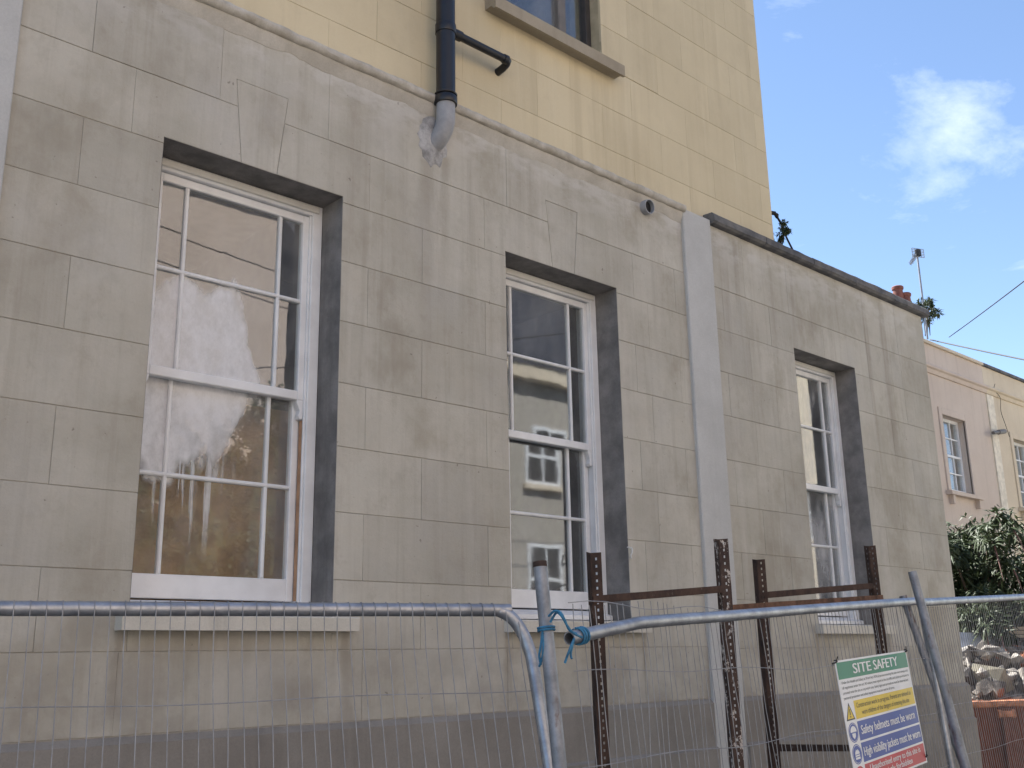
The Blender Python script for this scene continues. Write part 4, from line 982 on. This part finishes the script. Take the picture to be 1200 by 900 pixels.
def buddleia(label, base, H, spread, nst, seed, leaf=(0.20, 0.045), nflow=25, lean=(0, 0, 0), fmat='flower', name='buddleia_bush', low=0.15, dens=3, nl=9):
    random.seed(seed); e = empty(name, base); tag(e, label, 'bush'); base = Vector(base)
    st, fo, fw = MB(), MB(), MB()
    for i in range(nst):
        a = random.uniform(0, 6.28); rad = spread*math.sqrt(random.uniform(0.02, 1)); hh = H*random.uniform(0.62, 1.0)*(1-0.30*(rad/spread)**2)
        tip = base+Vector((rad*math.cos(a), rad*math.sin(a), hh))+Vector(lean)*hh
        midp = base+Vector((rad*.35*math.cos(a), rad*.35*math.sin(a), hh*.62))+Vector(lean)*hh*.4
        root = base+Vector((random.uniform(-.15, .15)*spread, random.uniform(-.15, .15)*spread, 0))
        path = bez([root, midp, tip, tip+Vector((math.cos(a), math.sin(a), -.55))*spread*.22], 5); k = len(path)
        st.tube(path, [0.022*H/3*(1-.85*j/k)+.002 for j in range(k)], 5)
        for j in range(int(k*low), k):
            p = path[j]
            for _ in range(dens if j < k-3 else max(1, dens-1)):
                d_ = Vector((random.gauss(0, 1), random.gauss(0, 1), random.gauss(.35, .6))).normalized()
                leaf_spray(fo, p, p+d_*random.uniform(.18, .42)*spread*.5, nl, leaf[0], leaf[1])
        if i < nflow:
            p0_ = path[-1]; d_ = (path[-1]-path[-3]).normalized(); cur = []
            for j in range(6): f_ = j/5; cur.append(p0_+d_*leaf[0]*1.3*f_+Vector((0, 0, -leaf[0]*.9*f_*f_)))
            fw.tube(cur, [leaf[1]*(.32-.27*j/5) for j in range(6)], 6)
    st.build('stems', 'bark', e, True); fo.build('foliage', 'leaf', e)
    if fw.v: fw.build('blossom', fmat, e, True)
    return e
bp_ = at(1155, 700, 13.2); bp_.z = 0
buddleia('large buddleia bush with drooping leaves and fading flower spikes behind the skip', bp_, 3.40, 1.05, 64, 4, (0.22, 0.042), 40)
bp2 = at(1205, 700, 14.0); bp2.z = 0
buddleia('smaller spreading dark shrub to the right of the large buddleia', bp2, 2.75, 0.75, 26, 9, (0.22, 0.045), 4)
gw0 = at(1085, 760, 14.6); gw1 = at(1330, 760, 14.6); gd = gw1-gw0; gd.z = 0; gl_ = gd.length; gd.normalize()
GM = Matrix((gd, Vector((-gd.y, gd.x, 0)), Vector((0, 0, 1)))).transposed().to_4x4(); GM.translation = (gw0.x, gw0.y, 0)
g_ = MB(); g_.box(0, gl_, 0, 0.22, 0, 1.98, GM); gwo = g_.build('garden_wall', 'brick'); tag(gwo, 'dark brick garden wall behind the bushes and skip', 'wall')
g_ = MB(); g_.box(-.03, gl_+.03, -0.03, 0.25, 1.982, 2.04, GM); g_.build('capping', 'slate', gwo)

# ------------------------------------------------------------------ pink and cream houses beyond
YP = D+4.0
XJ = onY(1153.5, 455, YP).x; ZP = onY(1142, 422, YP).z; ZC = 6.94
def far_window(house_, x0, x1, z0, z1, wallm):
    yf = YP+0.13
    f = MB(); f.box(x0+.001, x0+.07, yf, yf+.08, z0+.002, z1-.001); f.box(x1-.07, x1-.001, yf, yf+.08, z0+.002, z1-.001); f.box(x0+.07, x1-.07, yf+.001, yf+.08, z1-.06, z1-.001); f.box(x0+.07, x1-.07, yf+.001, yf+.08, z0+.002, z0+.08)
    zm = (z0+z1)/2; f.box(x0+.07, x1-.07, yf+.002, yf+.07, zm-.022, zm+.022); wn = f.build('window', 'white', house_)
    n3 = (x1-x0-.14)/3
    for i in (1, 2):
        b = MB(); b.box(x0+.07+n3*i-.012, x0+.07+n3*i+.012, yf+.012, yf+.05, z0+.08, z1-.06); b.build('glazing_bar', 'white', wn)
    for za, zb_ in ((z0+.08, zm-.022), (zm+.022, z1-.06)):
        b = MB(); b.box(x0+.07, x1-.07, yf+.010, yf+.052, (za+zb_)/2-.012, (za+zb_)/2+.012); b.build('glazing_bar', 'white', wn)
        for i in range(3):
            for z_a, z_b in ((za, (za+zb_)/2), ((za+zb_)/2, zb_)):
                t0 = random.uniform(-.004, .004); g = MB(); xa_ = x0+.07+n3*i; y_ = yf+.03
                g.add([(xa_, y_, z_a), (xa_+n3, y_+t0, z_a), (xa_+n3, y_+t0, z_b), (xa_, y_+t0, z_b)]+[(xa_, y_+.004, z_a), (xa_+n3, y_+.004+t0, z_a), (xa_+n3, y_+.004+t0, z_b), (xa_, y_+.004+t0, z_b)], [(0, 1, 2, 3), (7, 6, 5, 4), (0, 4, 5, 1), (2, 6, 7, 3)]); g.build('pane', 'glass', wn)
    a = MB(); w_ = 0.13
    a.cbox(x0-w_, x0, YP-.03, YP+.02, z0, z1+w_, .008); a.cbox(x1, x1+w_, YP-.03, YP+.02, z0, z1+w_, .008); a.cbox(x0, x1, YP-.0305, YP+.02, z1, z1+w_, .008); a.build('architrave', wallm, wn)
    s_ = MB(); s_.extrude_x([(YP-.12, z0-.09), (YP-.12, z0-.02), (YP+.13, z0+.001), (YP+.13, z0-.09)], x0-.2, x1+.2); s_.build('sill', wallm, wn)
    for xq in (x0-.1, x1+.03):
        k_ = MB(); k_.box(xq, xq+.08, YP-.09, YP+.01, z0-.26, z0-.091); k_.build('sill_bracket', wallm, wn)
    c_ = MB(); n_ = 26
    for i in range(n_+1):
        x = x0+.08+(x1-x0-.16)*i/n_; y = yf+.16+.02*math.sin(i*1.9)
        c_.v += [(x, y, z0+.05), (x, y, z1-.05)]
    cut = [i for i in range(n_) if i < n_*0.36 or i > n_*0.62]
    c_.f = [(2*i, 2*i+2, 2*i+3, 2*i+1) for i in cut]; c_.build('curtain', plain('pale curtain', (.55, .54, .55), .9), wn)
def row_house(label, name, x0, x1, wallm, copm, wins, cop_h=0.07):
    h_ = empty(name, ((x0+x1)/2, YP+4, 0)); tag(h_, label, 'house'); w_ = MB(); T = 0.3
    brk = [x0]+[q_ for w in wins for q_ in w[:2]]+[x1]
    for i in range(0, len(brk), 2): w_.box(brk[i], brk[i+1], YP, YP+T, 0, ZP-cop_h)
    for a, b, za, zb_ in wins: w_.box(a, b, YP, YP+T, 0, za-.0); w_.box(a, b, YP, YP+T, zb_, ZP-cop_h)
    w_.box(x0, x0+.3, YP+T, YP+8, 0, ZP-.6); w_.box(x1-.3, x1, YP+T, YP+8, 0, ZP-.6); w_.box(x0+.3, x1-.3, YP+7.7, YP+8, 0, ZP-.6)
    w_.build('wall', wallm, h_)
    i_ = MB(); i_.box(x0+.31, x1-.31, YP+2.6, YP+2.7, 0.1, ZP-.7); i_.build('room_lining', 'dark', h_)
    c_ = MB(); c_.extrude_x([(YP-.05, ZP-cop_h+.002), (YP-.05, ZP-.01), (YP+.15, ZP+.02), (YP+.34, ZP), (YP+.34, ZP-cop_h+.002)], x0, x1-.003); c_.build('coping', copm, h_)
    k_ = MB(); k_.extrude_x([(YP+.01, ZC-.12), (YP-.03, ZC-.12), (YP-.045, ZC-.09), (YP-.06, ZC-.05), (YP-.10, ZC-.03), (YP-.11, ZC), (YP-.09, ZC+.03), (YP+.01, ZC+.06)], x0, x1-.003); k_.build('cornice', wallm, h_, False)
    r_ = MB(); r_.add([(x0, YP+.4, ZP-.6), (x1, YP+.4, ZP-.6), (x1, YP+4.2, ZP+0.9), (x0, YP+4.2, ZP+0.9), (x1, YP+8.1, ZP-.55), (x0, YP+8.1, ZP-.55)], [(0, 1, 2, 3), (3, 2, 4, 5), (0, 3, 5), (1, 4, 2), (0, 5, 4, 1)]); r_.build('roof', 'roof', h_)
    for a, b, za, zb_ in wins: far_window(h_, a, b, za, zb_, wallm)
    return h_
p0_, p1_ = onY(1104.5, 487, YP), onY(1138, 581, YP)
wx0, wx1, wz0, wz1 = 19.47, 20.47, 4.57, 6.05
pinkh = row_house('pink rendered terraced house with a small-paned sash window, beyond the house corner', 'terraced_house', 15.0, XJ, 'pink', 'creamw', [(wx0, wx1, wz0, wz1)])
creamh = row_house('cream rendered terraced house with dark coping at the right edge', 'terraced_house', XJ+.004, 31.0, 'creamw', 'slate', [(wx0+3.30, wx1+3.30, wz0-.05, wz1-.05), (27.2, 28.2, wz0-.05, wz1-.05)])
ds = MB(); ds.cbox(XJ+.02, XJ+.34, YP-.025, YP+.02, 0, ZC-.13, .006); ds.build('party_strip', plain('pale party strip', (.72, .66, .55), .8), creamh)
lp_ = MB(); q_ = onY(1166, 507, YP-.15); q2_ = onY(1177, 505.5, YP-.15); lp_.tube([Vector((q2_.x, YP+.01, q2_.z)), q2_, q_.lerp(q2_, .35)], .05, 10); lp_.tube([q_.lerp(q2_, .36), q_.lerp(q2_, -.2)], .035, 10)
lp_.build('outside_lamp', plain('lamp casing', (.16, .15, .14), .5), creamh, True)
cb_ = MB(); cb_.tube(bez([onY(x, y, YP-.06) for x, y in ((1166, 450), (1165, 457), (1172, 466), (1173, 482), (1178, 497), (1183, 512))], 5), .006, 6); cb_.build('wall_cable', 'cable', creamh, True)

# chimney on the roof behind
pt = at(1053.5, 346, 25.0); ch_e = empty('chimney_stack', (pt.x, pt.y, 7.0)); tag(ch_e, 'brick chimney stack with two terracotta pots beyond the coping', 'chimney')
ck = MB(); ck.box(pt.x-.5, pt.x+.42, pt.y-.28, pt.y+.28, ZP+0.0, pt.z-.42); ck.box(pt.x-.56, pt.x+.48, pt.y-.34, pt.y+.34, pt.z-.418, pt.z-.32); ck.build('stack', 'chimbrick', ch_e)
for (x_, y_, hgt) in ((1051.5, 336, .40), (1060.5, 344, .40)):
    pp = at(x_, y_, 25.0); zb_ = pt.z-.35; k_ = MB()
    k_.lathe((pp.x, pp.y, 0), [(.15, zb_), (.15, zb_+.04), (.125, zb_+.06), (.112, pp.z-.09), (.135, pp.z-.075), (.14, pp.z-.02), (.12, pp.z)], 16); k_.build('chimney_pot', 'pot', ch_e, True)

# television aerial on the parapet of the pink house
mt_, mb_ = at(1074.5, 297, 20.3), at(1085, 400, 20.3); mb_ = Vector((mt_.x, mt_.y, ZP-.1))
ae = empty('television_aerial', mb_); tag(ae, 'television aerial on a thin mast above the house corner', 'aerial')
k_ = MB(); k_.tube([mb_, mt_+Vector((0, 0, .05))], .02, 8); k_.build('mast', 'alu', ae, True)
k_ = MB(); ar = AX*0.94+AZ*0.34; ar.z = 0; ar.normalize(); br = Vector((-ar.y, ar.x, 0))
c_ = mt_+Vector((0, 0, .0))
for v in (-.085, -.05, -.017, .017, .05, .085): k_.tube([c_-ar*.14+Vector((0, 0, v))-br*.03, c_+ar*.14+Vector((0, 0, v))-br*.03], .0065, 5)
for u in (-.14, -.07, 0, .07, .14): k_.tube([c_+ar*u+Vector((0, 0, -.085))-br*.03, c_+ar*u+Vector((0, 0, .085))-br*.03], .0065, 5)
k_.build('reflector', 'alu', ae)
k_ = MB(); e1 = c_-ar*.30-br*.12+Vector((0, 0, -.30)); k_.tube([c_, e1], .014, 6)
for i in range(1, 9):
    p = c_.lerp(e1, i/9); k_.tube([p-ar*.06, p+ar*.06], .006, 5); k_.tube([p-Vector((0, 0, .05)), p+Vector((0, 0, .05))], .006, 5)
k_.build('boom', 'alu', ae)
k_ = MB(); k_.box(c_.x-.05, c_.x+.05, c_.y-.06, c_.y+.02, c_.z-.06, c_.z+.07); k_.build('junction_box', 'cable', ae)
pq = at(1087, 392, 20.0); pq = Vector((pq.x, pq.y, ZP+.0))
buddleia('wispy dark shrub sprouting from the parapet below the aerial', pq, 0.80, 0.34, 7, 31, (0.15, 0.034), 0, (0.16, -0.14, 0), name='parapet_shrub', low=0.25, dens=1, nl=6)

# cables across the sky
def cable(label, a, b, sag, r=.016):
    n_ = 30; k_ = MB(); k_.tube([a.lerp(b, i/n_)-Vector((0, 0, sag*4*(i/n_)*(1-i/n_))) for i in range(n_+1)], r, 6); tag(k_.build('overhead_cable', 'cable', None, True), label, 'cable', 'overhead cables')
YO = -9.0
def beyond(a, p): return a+(p-a)*((YO+.02-a.y)/(p.y-a.y))
a_ = at(1090, 398, 20.1); cable('lower overhead cable running right from the parapet of the pink house', a_, beyond(a_, at(1200, 413, 16.5)), 0.25, .012)
a_ = at(1112, 394, 20.6); a_.z -= 0.02; cable('upper overhead cable climbing steeply to the right edge of the sky', a_, beyond(a_, at(1200, 318, 14.2)), 0.2, .008)

# cable and twigs hanging at the end of the yellow wall
k_ = MB(); Yk = D+.22
pts = [Vector((XU-.01, D+.35, onY(905, 250, Yk).z))]+[onY(x, y, Yk) for x, y in ((908, 250), (911, 255), (916, 264), (922, 279), (928, 291), (932, 300))]
k_.tube(bez(pts, 5), .009, 6); k_.tube(bez([pts[1], pts[2]+Vector((.0, 0, .01)), onY(919, 268, Yk), onY(917, 285, Yk), onY(913, 296, Yk)], 5), .006, 6)
k_.tube([pts[0]+Vector((0, 0, .0)), pts[1]], .02, 8); k_.tube([pts[1], pts[2]], .016, 8)
k_.build('hanging_cable', 'cable', house, True)
bq = Vector((onY(911, 290, D+.24).x, D+.24, 5.115)); buddleia('sparse weed growing behind the coping at the end of the yellow wall', bq, 0.46, 0.14, 8, 77, (0.05, 0.016), 0, name='weed', low=0.4, dens=2, nl=5)

# ------------------------------------------------------------------ across the road (seen only in the window glass)
def simple_window(mb_f, mb_g, x0, x1, z0, z1, Y):
    for a, b, c_, d_ in ((x0, x0+.09, z0, z1), (x1-.09, x1, z0, z1), (x0+.09, x1-.09, z0, z0+.09), (x0+.09, x1-.09, z1-.09, z1), (x0+.09, x1-.09, (z0+z1)/2-.04, (z0+z1)/2+.04), ((x0+x1)/2-.03, (x0+x1)/2+.03, z0+.09, (z0+z1)/2-.04), ((x0+x1)/2-.03, (x0+x1)/2+.03, (z0+z1)/2+.04, z1-.09)): mb_f.box(a, b, Y+.005, Y+.05, c_, d_)
def opp_house(label, x0, x1, ze, zr, wallm, wins, gable=False, cor='creamw'):
    h_ = empty('opposite_house', ((x0+x1)/2, YO-4, 0)); tag(h_, label, 'house', 'houses across the road')
    w_ = MB(); w_.box(x0, x1, YO-8, YO, 0, ze); w_.build('wall', wallm, h_)
    c_ = MB(); c_.box(x0-.1, x1+.1, YO-.1, YO+.30, ze-.34, ze+.02); c_.build('cornice', cor, h_)
    r_ = MB(); r_.add([(x0-.1, YO+.35, ze+.02), (x1+.1, YO+.35, ze+.02), (x1-.5, YO-4, zr), (x0+.5, YO-4, zr), (x1+.1, YO-8.3, ze+.02), (x0-.1, YO-8.3, ze+.02)], [(0, 3, 2, 1), (3, 5, 4, 2), (0, 5, 3), (1, 2, 4), (0, 1, 4, 5)]); r_.build('roof', 'roof', h_)
    for a, b, za, zb_ in wins:
        f = MB(); simple_window(f, None, a, b, za, zb_, YO); wn = f.build('window', 'white', h_)
        g = MB(); g.box(a+.08, b-.08, YO+.004, YO+.012, za+.08, zb_-.08); g.build('pane', 'darkwin', wn)
        s_ = MB(); s_.box(a-.1, b+.1, YO+.001, YO+.14, za-.12, za-.001); s_.build('sill', 'creamw', wn)
    return h_
opp_house('peach rendered house across the road, mirrored in the left window', -8, 11.0, 11.6, 14.0, 'peach', [(-3, -1.8, 4.6, 6.6), (1.4, 2.6, 4.6, 6.6), (5.6, 6.8, 1.0, 3.0), (-3, -1.8, 8, 9.6), (1.4, 2.6, 8, 9.6)])
opp_house('cream house with dark slate roof across the road, mirrored in the middle window', 13.2, 23.5, 8.9, 13.2, 'greige', [(18.2, 19.4, 5.9, 7.4), (18.2, 19.4, 2.6, 4.4), (15, 16.2, 5.9, 7.4), (21, 22.2, 5.9, 7.4), (21, 22.2, 2.6, 4.4)])
opp_house('pale house across the road, mirrored in the far window', 24.5, 44, 13.6, 15.5, 'creamw', [(27, 28.2, 5.4, 7.2), (31.5, 32.7, 5.4, 7.2), (36, 37.2, 5.4, 7.2), (31.5, 32.7, 2, 4)])
for z_, lb in ((8.9, 'cable slung along the peach house across the road, upper one'), (8.3, 'cable slung along the peach house across the road, lower one')):
    cable(lb, Vector((-8, -5.5, z_+1.2)), Vector((24, -6.4, z_-1.0)), 0.5, .012)

# evergreens added before the peach house to darken the left window's lower reflections
def evergreen(label, x, y, H, rad, seed):
    random.seed(seed); base = Vector((x, y, 0.12)); e = empty('added_evergreen', base); tag(e, label, 'tree', 'evergreens added across the road'); tr, fo = MB(), MB()
    tr.tube([base, base+Vector((0, 0, H*.5)), base+Vector((0, 0, H*.97))], [.15, .10, .02], 8)
    for i in range(420):
        z = H*random.uniform(.03, .98); rr2 = rad*(1-(z/H)**2.2)**.6*random.uniform(.45, 1.05)+.05; a = random.uniform(0, 6.28)
        p = base+Vector((rr2*math.cos(a), rr2*math.sin(a), z)); d_ = Vector((math.cos(a), math.sin(a), .9)).normalized()
        for _ in range(2): leaf_spray(fo, p, p+(d_+Vector((random.gauss(0, .3), random.gauss(0, .3), 0)))*.4, 9, .17, .10, .2)
    fo.lathe(base, [(rad*.62, H*.04), (rad*.72, H*.3), (rad*.62, H*.6), (rad*.38, H*.82), (.03, H*.93)], 10)  # solid core added to close bright gaps in the reflection
    tr.build('trunk', 'bark', e, True); fo.build('crown', 'leaf2', e)
for k_, (x_, h_) in enumerate(((6.2, 5.4), (7.5, 6.3), (8.9, 5.8), (10.2, 6.6), (11.5, 5.6))):
    evergreen(('leftmost', 'second', 'third', 'fourth', 'rightmost')[k_]+' of five evergreens added across the road to darken the lower left window', x_, -7.9, h_, 1.05, 40+k_)
